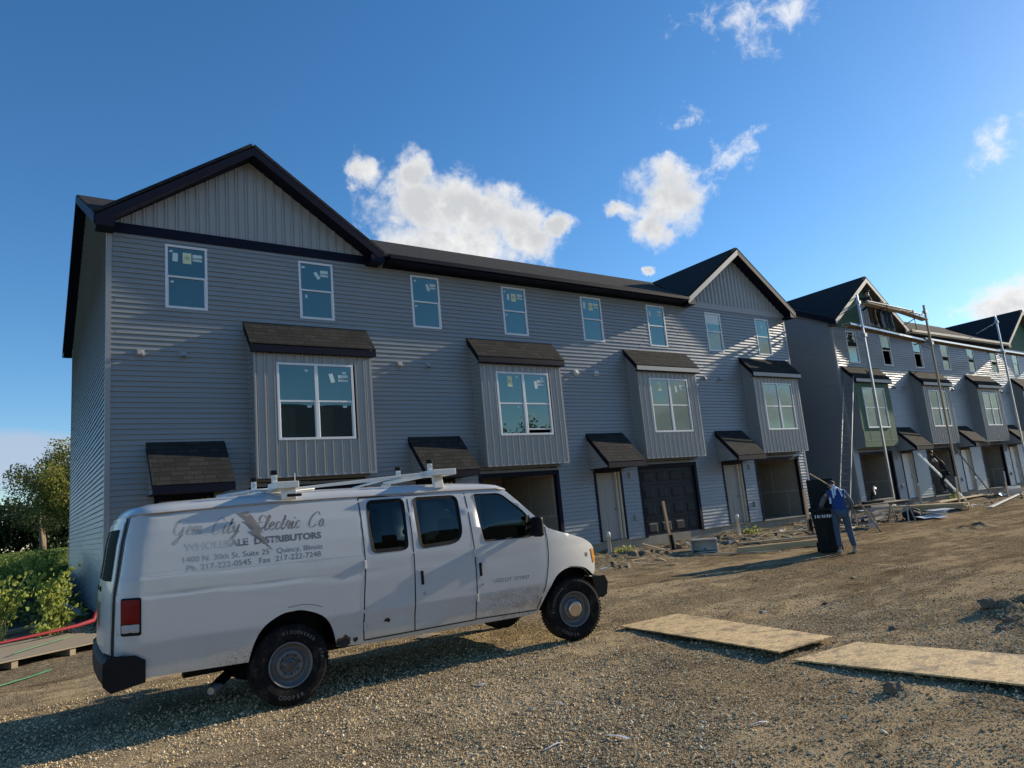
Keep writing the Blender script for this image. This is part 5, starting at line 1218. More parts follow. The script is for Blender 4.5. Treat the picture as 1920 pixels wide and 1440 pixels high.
# clods of soil
M['clod'] = simple('brown_soil_clod', (.15, .11, .075), .95, .3, 6, bs=.8, bd=.02, bscale=14)
def clod(x, y, r, seed, label):
    g = np.random.default_rng(seed); bm = bmesh.new(); bmesh.ops.create_icosphere(bm, subdivisions=3, radius=r)
    for v in bm.verts: v.co *= 1 + .45 * mnoise.noise(v.co * (2.2 / r) * .6 + Vector((seed, 0, 0))) + .18 * mnoise.noise(v.co * 6 / r); v.co.z *= .7
    me = bpy.data.meshes.new('c'); bm.to_mesh(me); bm.free(); me.materials.append(M['clod']); o = bpy.data.objects.new('soil_clod', me); COL.objects.link(o); o.location = (x, y, H(x, y) + r * .25); tag(o, label, 'soil', 'clods of soil')
for i, a in enumerate(((7.75, -12.6, .09, 'largest round clod of soil near the right edge'), (7.35, -12.95, .06, 'medium clod of soil below the largest one near the right edge'), (7.0, -13.0, .05, 'small clod of soil left of the heap near the right edge'), (6.55, -12.1, .04, 'tiny clod of soil just above the right strand board sheet'), (4.2, -13.3, .07, 'flat clod of soil on gravel under the right strand board sheet'), (8.0, -10.4, .045, 'lone clod of soil beyond the nearer strand board sheet'))): clod(a[0], a[1], a[2], i + 2, a[3])
# scraps
M['scrap'] = simple('pale_litter', (.55, .55, .55), .6, .1)
for i, (x_, y_, w, l, a, lab) in enumerate(((2.35, -10.2, .05, .09, .4, 'little white scrap below the sill of the van'), (2.42, -11.30, .02, .12, .9, 'curved grey strap scrap on the gravel in the centre foreground'), (2.2, -11.25, .03, .05, .2, 'tiny grey scrap left of the curved strap scrap'),
    (1.75, -12.1, .02, .14, -.5, 'thin grey strap scrap at the bottom of the photo, left one'), (2.15, -12.35, .03, .16, 1.2, 'grey strap scrap at the bottom of the photo, middle one'), (2.98, -12.95, .025, .10, 1.9, 'folded grey strap scrap at the bottom of the photo, right one'), (7.0, -10.1, .05, .11, .3, 'white scrap beyond the nearer strand board sheet'), (10.2, -9.6, .06, .16, .1, 'flat wooden scrap in the middle of the lot'), (3.35, -7.2, .22, .34, .2, 'pale board scrap lying under the van'))):
    z_ = H(x_, y_) + .018; ca, sa = math.cos(a), math.sin(a); q = MB(); rw = []
    for j in range(5): t_ = (j - 2) / 4; cx = t_ * l; cy = .05 * math.sin(t_ * 3) if l > w * 2 else 0; rw.append([(cx * ca - (cy + s__ * w / 2) * sa, cx * sa + (cy + s__ * w / 2) * ca, .006 * math.cos(t_ * 5)) for s__ in (-1, 1)])
    q.grid(rw); tag(q.build('litter_scrap', M['scrap'] if i < 7 else M['grey_wood'], loc=(x_, y_, z_), solid=.003), lab, 'litter', 'scraps on the ground')
# pipes, stakes, box, beams in front of the houses
for i, (x_, y_, h_, lab) in enumerate(((12.25, -1.3, .68, 'white pipe standing nearest the van bonnet'), (17.6, -1.6, .74, 'white pipe standing before the last entry of the finished row'), (31.5, -.75, .95, 'white pipe standing by the first entry of the unfinished row'), (37.2, -.8, .95, 'white pipe standing by the second entry of the unfinished row'))):
    q = MB(); q.lathe([(-.3, .05), (h_ - .14, .05), (h_ - .14, .062), (h_ - .03, .062), (h_, .045), (h_ + .015, .02), (h_ + .018, 0)], (0, 0, 0), (0, 0, 1), 16); tag(q.build('capped_pipe', M['pvc'], smooth=True, loc=gp(x_, y_)), lab, 'pipe', 'white capped pipes along the foundations')
for i, (x_, y_, h_, w, tx, lab) in enumerate(((13.8, -2.2, 1.42, .09, -.10, 'thin leaning wooden stake by the dark garage door'), (19.15, -3.1, 1.38, .14, .02, 'broad wooden stake at the end of the finished row'), (31.1, -2.5, 1.15, .15, .03, 'wooden stake with blue top by the climbing worker'), (36.3, -2.4, 1.15, .13, .02, 'wooden stake with blue top at the right edge'))):
    t = thing('wooden_stake', lab, 'stake', gp(x_, y_), 0, 'wooden stakes along the houses'); t.rotation_euler = (0, tx, 0)
    q = MB(); q.box(-w / 2, w / 2, -.02, .02, -.2, h_ * (1 if i < 2 else .62)); q.build('post', M['lumber_v'], t, bevel=.004)
    q = MB()
    if i < 2: q.tube([(w * .5 - .03, -.055, -.1), (w * .5 - .03, -.055, .46)], .05, 10)
    else: q.box(-w / 2 - .01, w / 2 + .01, -.03, .03, h_ * .62, h_)
    q.build('pipe_sleeve' if i < 2 else 'painted_top', M['black_plastic'] if i < 2 else simple('blue_grey_paint', (.10, .16, .20), .7), t, bevel=.004)
t = thing('metal_tub', 'open galvanised metal box lying on its side by the thin stake', 'metal box', gp(13.95, -3.25, .0), R(-52))
q = MB(); W_, H2, D_ = .66, .34, .42
for bx in ((-W_ / 2, W_ / 2, -D_ / 2, D_ / 2, 0, .012), (-W_ / 2, W_ / 2, -D_ / 2, D_ / 2, H2 - .012, H2), (-W_ / 2, -W_ / 2 + .012, -D_ / 2, D_ / 2, .012, H2 - .012), (W_ / 2 - .012, W_ / 2, -D_ / 2, D_ / 2, .012, H2 - .012), (-W_ / 2 + .012, W_ / 2 - .012, D_ / 2 - .012, D_ / 2, .012, H2 - .012)): q.box(*bx)
q.build('shell', M['galv'] if 'galv' in M else M.setdefault('galv', simple('galvanised_sheet', (.42, .43, .43), .5, .15, 8, metal=.5)), t, bevel=.006)
q = MB()
for bx in ((-W_ / 2 - .02, W_ / 2 + .02, -D_ / 2 - .012, -D_ / 2 + .004, -.006, .02), (-W_ / 2 - .02, W_ / 2 + .02, -D_ / 2 - .012, -D_ / 2 + .004, H2 - .02, H2 + .006), (-W_ / 2 - .02, -W_ / 2 + .012, -D_ / 2 - .012, -D_ / 2 + .004, .02, H2 - .02), (W_ / 2 - .012, W_ / 2 + .02, -D_ / 2 - .012, -D_ / 2 + .004, .02, H2 - .02)): q.box(*bx)
q.build('rim', M['galv'], t, bevel=.004)
lumber('timber_beam', 'long pale timber beam on the ground left of the bin', gp(13.6, -4.6, .01), gp(15.9, -5.85, .01), .10, .14, M['lumber'])
lumber('siding_strip', 'thin grey siding strip lying in front of the metal box', gp(13.2, -3.75, .03), gp(14.0, -5.55, .03), .09, .015, M['corner'])
lumber('loose_board', 'dark weathered board on the soil between beam and house', gp(15.3, -3.3, .03), gp(18.2, -4.4, .03), .12, .04, M['grey_wood'])
lumber('loose_board', 'yellow board laid along the soil before the last garage', gp(16.5, -2.4, .02), gp(20.2, -3.0, .03), .09, .04, M['lumber'])
lumber('loose_board', 'pale offcut tilted on the soil beside the first standing pipe', gp(13.0, -2.6, .03), gp(12.65, -2.2, .22), .10, .03, M['lumber'])
for i in range(2):
    for j in range(3): lumber('stacked_board', ('upper' if i else 'lower') + (' left', ' middle', ' right')[j] + ' board of the timber stack before the unfinished row', (26.9 + j * .17, -1.9 - .05 * i, H(27, -2) + .02 + i * .11), (27.5 + j * .17, -4.3 + .1 * i, H(27.5, -4) + .02 + i * .11), .15, .10, M['lumber'], 'boards of the timber stack')
lumber('loose_board', 'long yellow board on dark packing along the second stretch of the unfinished row', gp(30.5, -1.9, .10), gp(36.5, -1.2, .12), .22, .05, M['lumber'])
lumber('loose_board', 'dark wet plank on the soil under the long yellow board', gp(30.0, -1.5, .02), gp(38.0, -1.0, .02), .35, .06, M['dark_wood'])
lumber('trim_board', 'long white trim board crossing the gravel at the right edge', gp(28.6, -4.6, .03), gp(39.0, -2.1, .05), .16, .03, M['pvc'])
for i, (cx, cy, nn, lab) in enumerate(((23.9, -2.9, 9, 'heap of white soffit offcuts beneath the work table'), (24.3, -4.6, 7, 'smaller scatter of white offcuts right of the black bag'), (37.5, -1.9, 5, 'upright pile of white sheets at the far right'))):
    q = MB(); rs_ = random.Random(i + 3)
    for j in range(nn):
        a = rs_.uniform(0, 3.1); l, w = rs_.uniform(.25, .6), rs_.uniform(.1, .22); px_, py_ = rs_.uniform(-.5, .5), rs_.uniform(-.35, .35); z_ = .05 + .035 * j + (.18 * j / nn if i != 1 else 0)
        tl_ = rs_.uniform(-.35, .35) + (1.0 if i == 2 else 0); ux = Vector((math.cos(a), math.sin(a), 0)) * l; uy = Vector((-math.sin(a) * math.cos(tl_), math.cos(a) * math.cos(tl_), math.sin(tl_))) * w; c_ = Vector((px_, py_, z_))
        for r_ in range(4): q.prism([c_ - ux + uy * (r_ / 2 - 1), c_ + ux + uy * (r_ / 2 - 1), c_ + ux + uy * (r_ / 2 - .54), c_ - ux + uy * (r_ / 2 - .54)], (0, 0, .012))
    tag(q.build('white_offcuts', M['white'], loc=gp(cx, cy)), lab, 'offcuts', kind='stuff')
q = MB(); rs_ = random.Random(12)
for i in range(420):
    x_ = rs_.uniform(9.5, 40); y_ = -rs_.uniform(.7, 3.6) - (.9 if rs_.random() < .15 else 0)
    if rs_.random() < .35: x_ = rs_.uniform(19.5, 27)
    z_ = H(x_, y_) + .012; a = rs_.uniform(0, 3.14); k = rs_.random(); l, w, h_ = (rs_.uniform(.15, .6), rs_.uniform(.02, .06), .02) if k < .5 else (rs_.uniform(.05, .22), rs_.uniform(.04, .14), .012) if k < .8 else (rs_.uniform(.04, .1),) * 3
    d_ = Vector((math.cos(a) * l / 2, math.sin(a) * l / 2, rs_.uniform(-.02, .05))); q.beam(Vector((x_, y_, z_ + h_ * .3)) - d_, Vector((x_, y_, z_ + h_ * .3)) + d_, w, h_, 0 if k < .5 else rs_.choice((1, 1, 3)) if k < .8 else 2)
tag(q.build('building_debris', [M['lumber'], M['white'], M['clod'], M['corner']]), 'wood chips, scraps and crumbs of soil strewn along the foundations', 'debris', kind='stuff')
# black bag
bm = bmesh.new(); bmesh.ops.create_icosphere(bm, subdivisions=3, radius=.3)
for v in bm.verts: v.co *= 1 + .35 * mnoise.noise(v.co * 5); v.co.z = max(-.16, v.co.z * .8); v.co.x *= 1.2
me = bpy.data.meshes.new('black_bag'); bm.to_mesh(me); bm.free(); me.materials.append(M['black_cloth']); o = bpy.data.objects.new('black_bag', me); COL.objects.link(o); o.location = gp(24.0, -4.0, .14); tag(o, 'slumped black bag on the ground right of the work table', 'bag')
# work table
tb = thing('work_table', 'makeshift sawhorse work table covered with tools and offcuts', 'table', gp(21.9, -4.0), R(-6))
q = MB(); q.box(-1.25, 1.25, -.32, .32, .70, .735); q.build('table_top', M['grey_wood'], tb)
for x_ in (-1.0, 1.05):
    q = MB(); q.box(x_ - .04, x_ + .04, -.36, .36, .62, .698); q.build('trestle_beam', M['dark_wood'], tb)
    for sx_ in (-1, 1):
        for sy_ in (-1, 1): q = MB(); q.beam((x_ + sx_ * .03, sy_ * .28, .66), (x_ + sx_ * .20, sy_ * .36, -.03), .035, .035); q.build('leg', M['steel'], tb)
def put(name, label, cat, m, fn, loc, rz=0, bevel=.006):
    q = MB(); fn(q); o = q.build(name, m, bevel=bevel); o.location = loc; o.rotation_euler = (0, 0, rz); return tag(o, label, cat)
TZ = H(21.9, -4.0) + .735
put('black_tray', 'long black trim tray on the left of the work table', 'tray', M['black_plastic'], lambda q: q.box(-.5, .5, -.08, .08, .003, .09), (21.4, -4.05, TZ), -.1)
put('board_offcut', 'thick pale board offcut on the right end of the work table', 'board', M['plank'], lambda q: q.box(-.45, .45, -.09, .09, .003, .10), (22.6, -3.85, TZ), -.05)
sw = thing('mitre_saw', 'red and grey mitre saw raised on the work table', 'saw', (22.0, -3.85, TZ + .003), R(20))
q = MB(); q.box(-.22, .22, -.15, .15, 0, .06); q.lathe([(0, .18), (.03, .19), (.03, 0)], (0, 0, .06), (0, 0, 1), 20); q.build('base', M['steel'], sw)
q = MB(); q.beam((-.05, .1, .06), (.05, .05, .38), .06, .08); q.build('arm', M['black_plastic'], sw)
q = MB(); q.lathe([(-.02, 0), (-.02, .15), (.02, .15), (.02, 0)], (.06, .0, .40), (0, 1, 0), 24); q.build('blade_guard', M['steel'], sw)
q = MB(); q.lathe([(0, .07), (.2, .065), (.22, 0)], (.12, .02, .42), (1, 0, .2), 16); q.build('motor', simple('red_tool_body', (.35, .02, .03), .4), sw, smooth=True)
put('leaning_plank', 'short brown plank leaning on the left end of the work table', 'board', M['plank'], lambda q: q.beam((0, 0, 0), (-.30, .35, .95), .13, .035), gp(19.3, -5.3, -.02))
q = MB(); q.tube([(20.3, -4.1, .72), (20.5, -4.35, .5), (20.55, -4.4, .2), (20.3, -4.6, .02), (20.8, -4.9, .0)], .012, 6); tag(q.build('orange_cord', simple('orange_cord', (.55, .16, .04), .6)), 'orange cord hanging from the left of the work table', 'cord')
put('white_jug', 'white plastic jug on the ground under the work table', 'jug', M['white'], lambda q: (q.lathe([(0, 0), (0, .07), (.16, .07), (.2, .03), (.23, .03), (.23, 0)], (0, 0, 0), (0, 0, 1), 16), q.tube([(.03, 0, .20), (.085, 0, .19), (.07, 0, .12)], .009, 6)), gp(21.0, -4.2, .01))

# ------------------------------------------------------------------ bin
bn = thing('wheeled_bin', 'tall dark wheeled bin with open lid beside the bending worker', 'bin', gp(14.05, -6.86, 0), R(-60))
def bin_sec(w, d, z, y0=0): return [(-w / 2 + .04, y0 - d / 2, z), (w / 2 - .04, y0 - d / 2, z), (w / 2, y0 - d / 2 + .04, z), (w / 2, y0 + d / 2, z), (-w / 2, y0 + d / 2, z), (-w / 2, y0 - d / 2 + .04, z)]
q = MB(); secs = [bin_sec(.44, .46, .03), bin_sec(.46, .50, .35, -.01), bin_sec(.54, .60, .86, -.03), bin_sec(.56, .62, .94, -.03), bin_sec(.63, .70, .95, -.03), bin_sec(.63, .70, 1.02, -.03), bin_sec(.58, .65, 1.02, -.03), bin_sec(.54, .60, .90, -.03), bin_sec(.42, .44, .08)]
for s in secs: s.append(s[0])
q.grid(secs, flip=True); q.add(bin_sec(.44, .46, .03), [tuple(range(6))[::-1]]); q.add(bin_sec(.42, .44, .08), [tuple(range(6))]); q.build('bin_body', M['bin_plastic'], bn, bevel=.008)
q = MB(); q.box(-.30, .30, .335, .38, 1.0, 1.68); q.box(-.27, .27, .32, .336, 1.04, 1.64); q.build('lid', M['bin_plastic'], bn, bevel=.06)
q = MB(); q.tube([(-.28, .33, .985), (.28, .33, .985)], .02, 8); q.build('grip', M['bin_plastic'], bn)
q = MB(); q.box(-.14, .02, -.275, -.25, .40, .62); q.box(-.03, .0, -.30, -.25, .12, .60); q.build('front_pocket', M['dark'], bn)
q = MB()
for i, w_ in enumerate((.018, .03, .012, .03, .02, .034, .03, .022)): q.box(-.20 + i * .05, -.20 + i * .05 + w_, -.349, -.343, .80 + .006 * (i % 2), .87)
q.build('pale_marking', M['white'], bn)
for s in (-1, 1): q = MB(); q.lathe([(-.03, 0), (-.03, .11), (.03, .11), (.03, 0)], (s * .25, .22, .11), (1, 0, 0), 20); q.build('wheel', M['black_plastic'], bn)

# ------------------------------------------------------------------ people
def skin(name, V, E, rad, m, parent, sub=1, root=0):
    bm = bmesh.new(); L = bm.verts.layers.skin.verify(); vs = []
    for i, (p, r) in enumerate(zip(V, rad)):
        v = bm.verts.new(p); v[L].radius = r if isinstance(r, tuple) else (r, r); v[L].use_root = (i == root); vs.append(v)
    for a, b_ in E: bm.edges.new((vs[a], vs[b_]))
    me = bpy.data.meshes.new(name); bm.to_mesh(me); bm.free(); me.materials.append(m); o = bpy.data.objects.new(name, me); COL.objects.link(o); o.parent = parent
    md = o.modifiers.new('skin', 'SKIN'); md.use_smooth_shade = True; sb = o.modifiers.new('sub', 'SUBSURF'); sb.levels = sub; sb.render_levels = sub + 1; return o
def person(label, loc, rz, J, mats, hat=False, hair=None):
    """J: joints in body coordinates, y forward; keys pel spi che nec hea, and per side l/r: sho elb wri hip kne ank"""
    t = thing('person', label, 'person', loc, rz); g = {k: Vector(v) for k, v in J.items()}; shirt, sleeve, legs = mats
    V = []; RR = []; E = []
    def add(p, r, par=None):
        V.append(tuple(p)); RR.append(r)
        if par is not None: E.append((par, len(V) - 1))
        return len(V) - 1
    pel = add(g['pel'], (.14, .11)); spi = add(g['spi'], (.125, .10), pel); che = add(g['che'], (.15, .115), spi); nk = add(g['nec'], .058, che)
    hd = g['hea'] - g['nec']; hu = hd.normalized(); a = add(g['nec'] + hd * .45, .066, nk); b_ = add(g['hea'], (.078, .092), a); c_ = add(g['hea'] + hu * .075, (.062, .075), b_)
    for s in 'lr':
        sx_ = -1 if s == 'l' else 1
        sh = add(g['sho' + s], .056, che); el = add(g['elb' + s], .042, sh); wr = add(g['wri' + s], .027, el); d = (g['wri' + s] - g['elb' + s]).normalized(); pm = add(g['wri' + s] + d * .06, (.036, .02), wr)
        side = d.cross(Vector((0, 0, 1))); side = side.normalized() if side.length > .1 else Vector((1, 0, 0))
        for i in range(4):
            k1 = add(g['wri' + s] + d * .10 + side * (.03 - .02 * i), .010, pm); add(g['wri' + s] + d * (.145 - .008 * abs(i - 1.5)) + side * (.028 - .018 * i) + Vector((0, 0, -.012)), .008, k1)
        add(g['wri' + s] + d * .065 + side * .055, .010, pm)
        hi_ = add(g['hip' + s], .085, pel); kn = add(g['kne' + s], .058, hi_); an = add(g['ank' + s], .038, kn); add(g['ank' + s] + Vector((0, .10, -.05)), .034, an)
    skin('body', V, E, RR, M['skin'], t)
    # clothes
    V, RR, E = [], [], []
    a0_ = add(g['pel'] + Vector((0, -.01, -.07)), (.168, .135)); a = add(g['pel'] + Vector((0, 0, .04)), (.165, .13), a0_); b_ = add(g['spi'], (.155, .125), a); c_ = add(g['che'], (.18, .14), b_); add(g['che'].lerp(g['nec'], .7), .08, c_)
    for s in 'lr': q = add(g['sho' + s], .078, c_); add(g['sho' + s].lerp(g['elb' + s], .35), .068, q)
    skin('shirt', V, E, RR, M[shirt], t)
    for s in 'lr': skin('sleeve', [g['sho' + s].lerp(g['elb' + s], .12), g['elb' + s], g['elb' + s].lerp(g['wri' + s], .92)], [(0, 1), (1, 2)], [.062, .054, .040], M[sleeve], t)
    V, RR, E = [], [], []
    a = add(g['pel'], (.155, .125))
    for s in 'lr': q = add(g['hip' + s], .098, a); q = add(g['hip' + s].lerp(g['kne' + s], .5), .088, q); q = add(g['kne' + s], .074, q); add(g['kne' + s].lerp(g['ank' + s], .92), .062, q)
    skin('trousers', V, E, RR, M[legs], t)
    for s in 'lr': p = g['ank' + s]; skin('shoe', [p + Vector((0, -.04, -.03)), p + Vector((0, .06, -.045)), p + Vector((0, .17, -.052))], [(0, 1), (1, 2)], [.046, .046, .036], M['shoe'], t)
    # face and hair
    up = hu; q0 = g['hea']; fw = (Vector((0, 1, 0)) - up * up.y).normalized(); rt = fw.cross(up)
    m_ = MB(); m_.lathe([(-.015, 0), (-.01, .012), (.012, .010), (.022, 0)], q0 + fw * .085 - up * .01, fw, 8); m_.lathe([(-.005, 0), (0, .022), (.006, 0)], q0 + fw * .082 - up * .045, fw, 8)
    for s in (-1, 1): m_.lathe([(-.005, 0), (0, .012), (.006, 0)], q0 + fw * .08 + rt * .032 * s + up * .02, fw, 8); m_.lathe([(-.008, 0), (0, .024), (.010, .012), (.012, 0)], q0 + rt * .082 * s, rt * s, 8)
    m_.build('face', M['skin'], t, smooth=True)
    bm = bmesh.new(); bmesh.ops.create_icosphere(bm, subdivisions=2, radius=1)
    for v in bm.verts: v.co = q0 + up * .035 - fw * .018 + rt * v.co.x * .093 + fw * v.co.y * .108 + up * (max(v.co.z, -.25) * .098)
    me = bpy.data.meshes.new('hair'); bm.to_mesh(me); bm.free(); me.materials.append(hair or M['hair']); o = bpy.data.objects.new('cap' if hat else 'hair', me); COL.objects.link(o); o.parent = t
    for p in me.polygons: p.use_smooth = True
    if hat:
        m_ = MB(); m_.lathe([(0, 0), (0, .15), (.012, .15), (.012, 0)], q0 + up * .045, up, 20); m_.build('hat_brim', hair or M['hair'], t, smooth=True)
    return t
stand = dict(pel=(0, 0, .95), spi=(0, .05, 1.12), che=(0, .15, 1.30), nec=(0, .24, 1.42), hea=(0, .35, 1.50), shol=(-.19, .17, 1.35), elbl=(-.32, .24, 1.10), wril=(-.30, .44, 1.00), shor=(.19, .17, 1.35), elbr=(.32, .12, 1.08), wrir=(.28, .28, .92),
             hipl=(-.10, 0, .90), knel=(-.12, .05, .50), ankl=(-.13, -.02, .09), hipr=(.10, 0, .90), kner=(.14, .03, .50), ankr=(.18, -.04, .09))
WK = person('worker in blue vest and jeans bending over the dark wheeled bin', gp(13.87, -7.36, -.0), R(-44), stand, ('shirt_blue', 'shirt_grey', 'jeans'))
WK['label'] = 'person in blue vest, grey sleeves and jeans bending over the open bin'
# white strips over the shoulders, stick
q = MB()
def bodypt(x_, y_, z_):
    a = R(-44); b0 = gp(13.87, -7.36); return (b0[0] + x_ * math.cos(a) - y_ * math.sin(a), b0[1] + x_ * math.sin(a) + y_ * math.cos(a), b0[2] + z_)
for pts in ([(-.17, .0, 1.12), (-.13, .10, 1.36), (-.03, .20, 1.47)], [(.17, .02, 1.22), (.15, .10, 1.40), (.05, .22, 1.49)], [(-.04, .02, 1.30), (.0, .12, 1.45), (.03, .26, 1.52)], [(.10, -.02, 1.26), (.09, .10, 1.44), (.0, .24, 1.50)], [(-.09, -.03, 1.24), (-.06, .10, 1.42), (.0, .22, 1.5)]):
    q.beam(bodypt(*pts[0]), bodypt(*pts[1]), .035, .010); q.beam(bodypt(*pts[1]), bodypt(*pts[2]), .035, .010)
tag(q.build('white_trim_strips', M['white']), 'bunch of short white strips carried across the shoulders of the blue vest', 'trim strips', kind='stuff')
q = MB(); q.beam(bodypt(-.03, .22, 1.50), bodypt(-.42, .42, 1.84), .022, .018); tag(q.build('wooden_stick', M['lumber']), 'thin wooden stick rising from the shoulder of the worker at the bin', 'stick')
def pose(**k): d = {a: tuple(b_) for a, b_ in stand.items()}; d.update(k); return d
p1 = pose(elbl=(-.30, .30, 1.40), wril=(-.20, .50, 1.5), elbr=(.30, .30, 1.35), wrir=(.22, .52, 1.42), che=(0, .05, 1.33), nec=(0, .08, 1.49), hea=(0, .11, 1.62))
p2 = pose(che=(0, .18, 1.26), nec=(0, .30, 1.37), hea=(0, .40, 1.44), shol=(-.19, .19, 1.30), shor=(.19, .19, 1.30), elbl=(-.3, .4, 1.15), elbr=(.3, .4, 1.12), wril=(-.2, .62, 1.2), wrir=(.2, .62, 1.15))
person('person in dark clothes and hat standing on the scaffold walkway, leftmost of three', (30.0, -.92, 8.075), R(-5), p1, ('black_cloth', 'black_cloth', 'brown_cloth'), hat=True)
person('person in black crouching between two others on the scaffold walkway', (30.75, -.70, 7.98), R(-25), p2, ('black_cloth', 'black_cloth', 'black_cloth'))
person('person in black and dark jeans on the scaffold walkway, rightmost of three', (31.45, -.88, 7.975), R(-15), pose(che=(0, .14, 1.28), nec=(0, .22, 1.41), hea=(0, .31, 1.50)), ('black_cloth', 'black_cloth', 'jeans'))
p4 = pose(kner=(.16, .26, .62), ankr=(.14, .06, .36), knel=(-.16, .20, .50), ankl=(-.14, .05, .09), elbl=(-.32, .22, 1.62), wril=(-.30, .34, 1.90), elbr=(.30, .30, 1.60), wrir=(.14, .42, 1.78), shol=(-.19, .10, 1.42), shor=(.19, .10, 1.42))
person('person in black climbing the leaning ladder and reaching up to the canopy', (33.75, -1.02, .42), R(18), p4, ('black_cloth', 'black_cloth', 'black_cloth'), hair=M['scrap'])

# ------------------------------------------------------------------ ladders and scaffold
def ladder(label, a, b, w=.42, m='alu'):
    a = Vector(a); b = Vector(b); L = (b - a).length; t = thing('ladder', label, 'ladder', a, 0); d = (b - a).normalized(); r = d.cross(Vector((0, 0, 1))).normalized()
    for s in (-1, 1): q = MB(); q.beam(r * s * w / 2, d * L + r * s * w / 2, .03, .075, up=r.cross(d)); q.build('rail', M[m], t)
    for i in range(int(L / .305)): q = MB(); p = d * (.2 + i * .305); q.tube([p - r * w / 2, p + r * w / 2], .016, 8); q.build('rung', M[m], t)
    return t
ladder('tall grey extension ladder leaning at the near corner of the unfinished row', gp(24.85, -.95, 0), (28.35, -.20, 5.85), .40, 'steel')
ladder('short aluminium ladder under the climbing person', gp(34.0, -1.55, 0), (33.45, -.10, 2.36), .42)
def pole(x_, z1, label, m):
    t = thing('scaffold_pole', label, 'scaffold pole', (x_, -1.15, H(x_, -1.15)), 0, 'pump scaffold poles'); z0 = H(x_, -1.15)
    q = MB(); q.box(-.042, .042, -.042, .042, -.05, z1 - z0); q.build('upright', M[m], t, bevel=.006)
    q = MB(); q.beam((0, .0, 7.9 - z0 + (.15 if x_ < 30 else -.25)), (0, .78, 7.9 - z0 + (.15 if x_ < 30 else -.25)), .05, .06); q.beam((0, 0, 7.2 - z0), (0, .72, 7.8 - z0), .03, .03); q.box(-.09, .09, -.09, .09, 7.45 - z0, 7.60 - z0); q.build('bracket', M['steel'], t)
    q = MB(); q.beam((0, 0, z1 - z0 - .35), (0, 1.1, z1 - z0 - .75), .035, .035); q.box(-.08, .08, -.08, .08, z1 - z0 - .42, z1 - z0 - .28); q.build('wall_brace', M['steel'], t)
    return t
pole(28.45, 9.35, 'pale scaffold pole standing in front of the green bay', 'alu'); pole(34.55, 9.45, 'brown scaffold pole in the middle of the unfinished row', 'plank'); pole(42.9, 9.6, 'aluminium scaffold pole nearest the right edge of the photo', 'alu')
def walk(a, b, label):
    a = Vector(a); b = Vector(b); t = thing('scaffold_walkway', label, 'walkway', a, 0, 'scaffold walkway planks'); d = b - a
    q = MB(); q.beam((0, 0, 0), d, .36, .025); q.build('deck', M['alu'], t)
    for s in (-1, 1): q = MB(); q.beam((0, s * .19, -.045), d + Vector((0, s * .19, -.045)), .03, .08); q.build('side_rail', M['alu'] if s < 0 else M['plank'], t)
    n_ = int(d.length / .4)
    for i in range(n_): q = MB(); p = d * ((i + .5) / n_); q.box(p.x - .02, p.x + .02, -.174, .174, p.z - .075, p.z - .02); q.build('cross_bar', M['plank'], t)
walk((27.7, -.86, 8.06), (34.6, -.86, 7.72), 'aluminium walkway plank under the three workers'); walk((34.2, -.92, 7.80), (43.0, -.92, 7.62), 'sunlit aluminium walkway plank right of the brown pole'); walk((42.6, -.86, 7.70), (49.5, -.86, 7.62), 'walkway plank running out of the photo on the right')
lumber('scaffold_bench', 'wide brown bench plank hung above the walkway in front of the green gable', (28.75, -1.28, 8.92), (31.6, -1.28, 8.80), .30, .045, M['plank'], 'bench planks of the scaffold')
lumber('scaffold_bench', 'right hand brown bench plank above the walkway', (31.5, -1.28, 8.85), (34.1, -1.28, 8.60), .30, .045, M['plank'], 'bench planks of the scaffold')
for i, (a_, b_) in enumerate((((28.8, -1.35, 9.03), (33.0, -1.35, 8.93)), ((29.2, -1.22, 9.05), (34.2, -1.22, 8.88)))): lumber('siding_length', ('front' if i == 0 else 'rear') + ' length of white siding lying along the bench planks', a_, b_, .10, .03, M['white'], 'siding lengths on the bench')
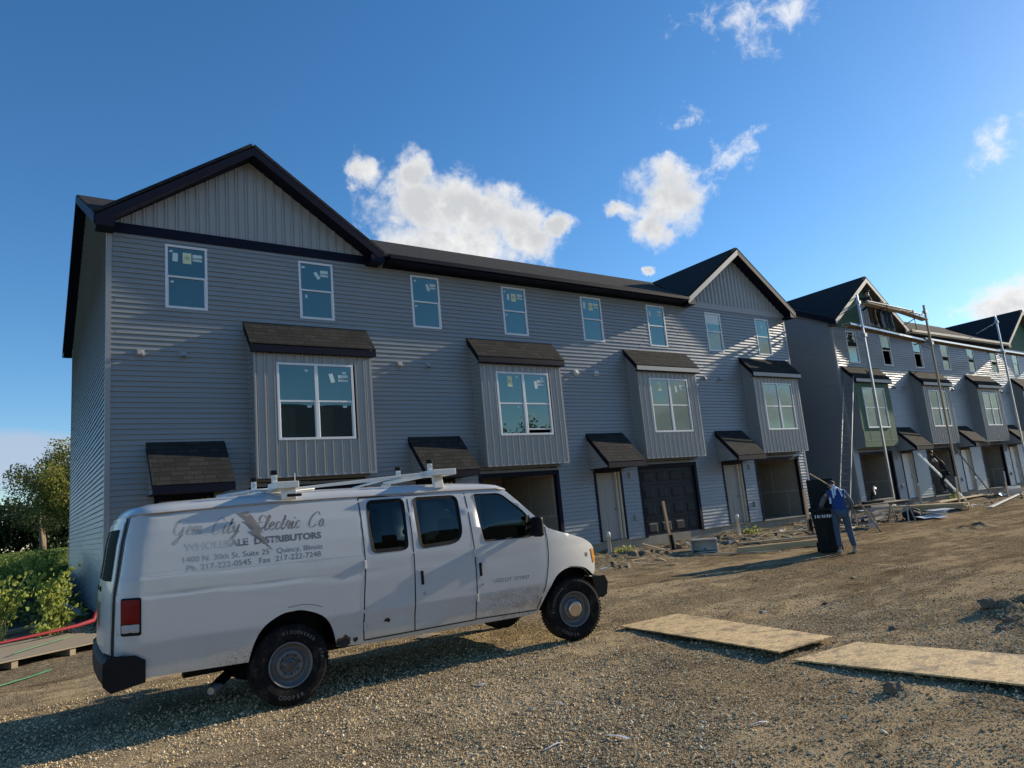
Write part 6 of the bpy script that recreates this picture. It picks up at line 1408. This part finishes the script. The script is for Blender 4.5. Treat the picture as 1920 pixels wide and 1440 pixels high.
for x_ in (30.2, 32.6):
    q = MB(); q.tube([(x_, -1.48, 8.95), (x_, -1.48, 7.98), (x_, -1.1, 7.96)], .016, 6); q.beam((x_, -1.48, 8.84), (x_, -1.05, 8.84), .03, .03); tag(q.build('bench_hanger', M['dark']), ('left' if x_ < 31 else 'right') + ' black hanger carrying the bench plank over the walkway', 'hanger', 'bench hangers')
lumber('trim_length', 'blue grey corner trim leaning beside a garage of the unfinished row', gp(38.4, -.9, 0), (37.3, -.1, 2.5), .09, .03, M['corner'])

# ------------------------------------------------------------------ across the lot (mirrored in the window panes)
ho = thing('neighbour_house', 'dark two storey house across the lot, mirrored in the nearest bay window', 'house', (21, -46, -.1))
q = MB(); siding(q, (-9, 6, 0), (-1, 0, 0), (0, 1, 0), .3, 8.6, -18 * -1, ()) if False else q.box(-9, 9, -6, 6, 0, 8.6); q.prism([(-9, -6, 8.6), (-9, 6, 8.6), (-9, 0, 12.2)], (18, 0, 0)); q.build('wall', M['siding'], ho)
q = MB()
for s in (-1, 1): q.prism([(-9.5, s * 6.6, 8.3), (-9.5, 0, 12.35), (-9.5, 0, 12.15), (-9.5, s * 6.6, 8.1)], (19, 0, 0))
q.build('roof', M['sh_main'], ho)
for i in range(4):
    for z_ in (1.2, 5.2): f_ = MB(); f_.box(-7.6 + i * 4.2, -6.2 + i * 4.2, 5.98, 6.05, z_, z_ + 1.6); fo = f_.build('window', M['white'], ho); f_ = MB(); f_.box(-7.5 + i * 4.2, -6.3 + i * 4.2, 6.04, 6.07, z_ + .1, z_ + 1.5); f_.build('pane', M['glass'], fo)
for i, (x_, y_, r_, h_, lb) in enumerate(((38, -44, 4.2, 9.0, 'tree across the lot mirrored left in the second bay window'), (45, -45, 4.6, 10.5, 'taller tree across the lot mirrored right in the second bay window'), (100, -62, 3.6, 7.5, 'distant tree across the lot mirrored in the last bay window'))):
    tree('far_tree', lb, x_, y_, r_, h_, 1.0, 90 + i, M['leaf_d'], 6000, .3, 2, group='trees across the lot')
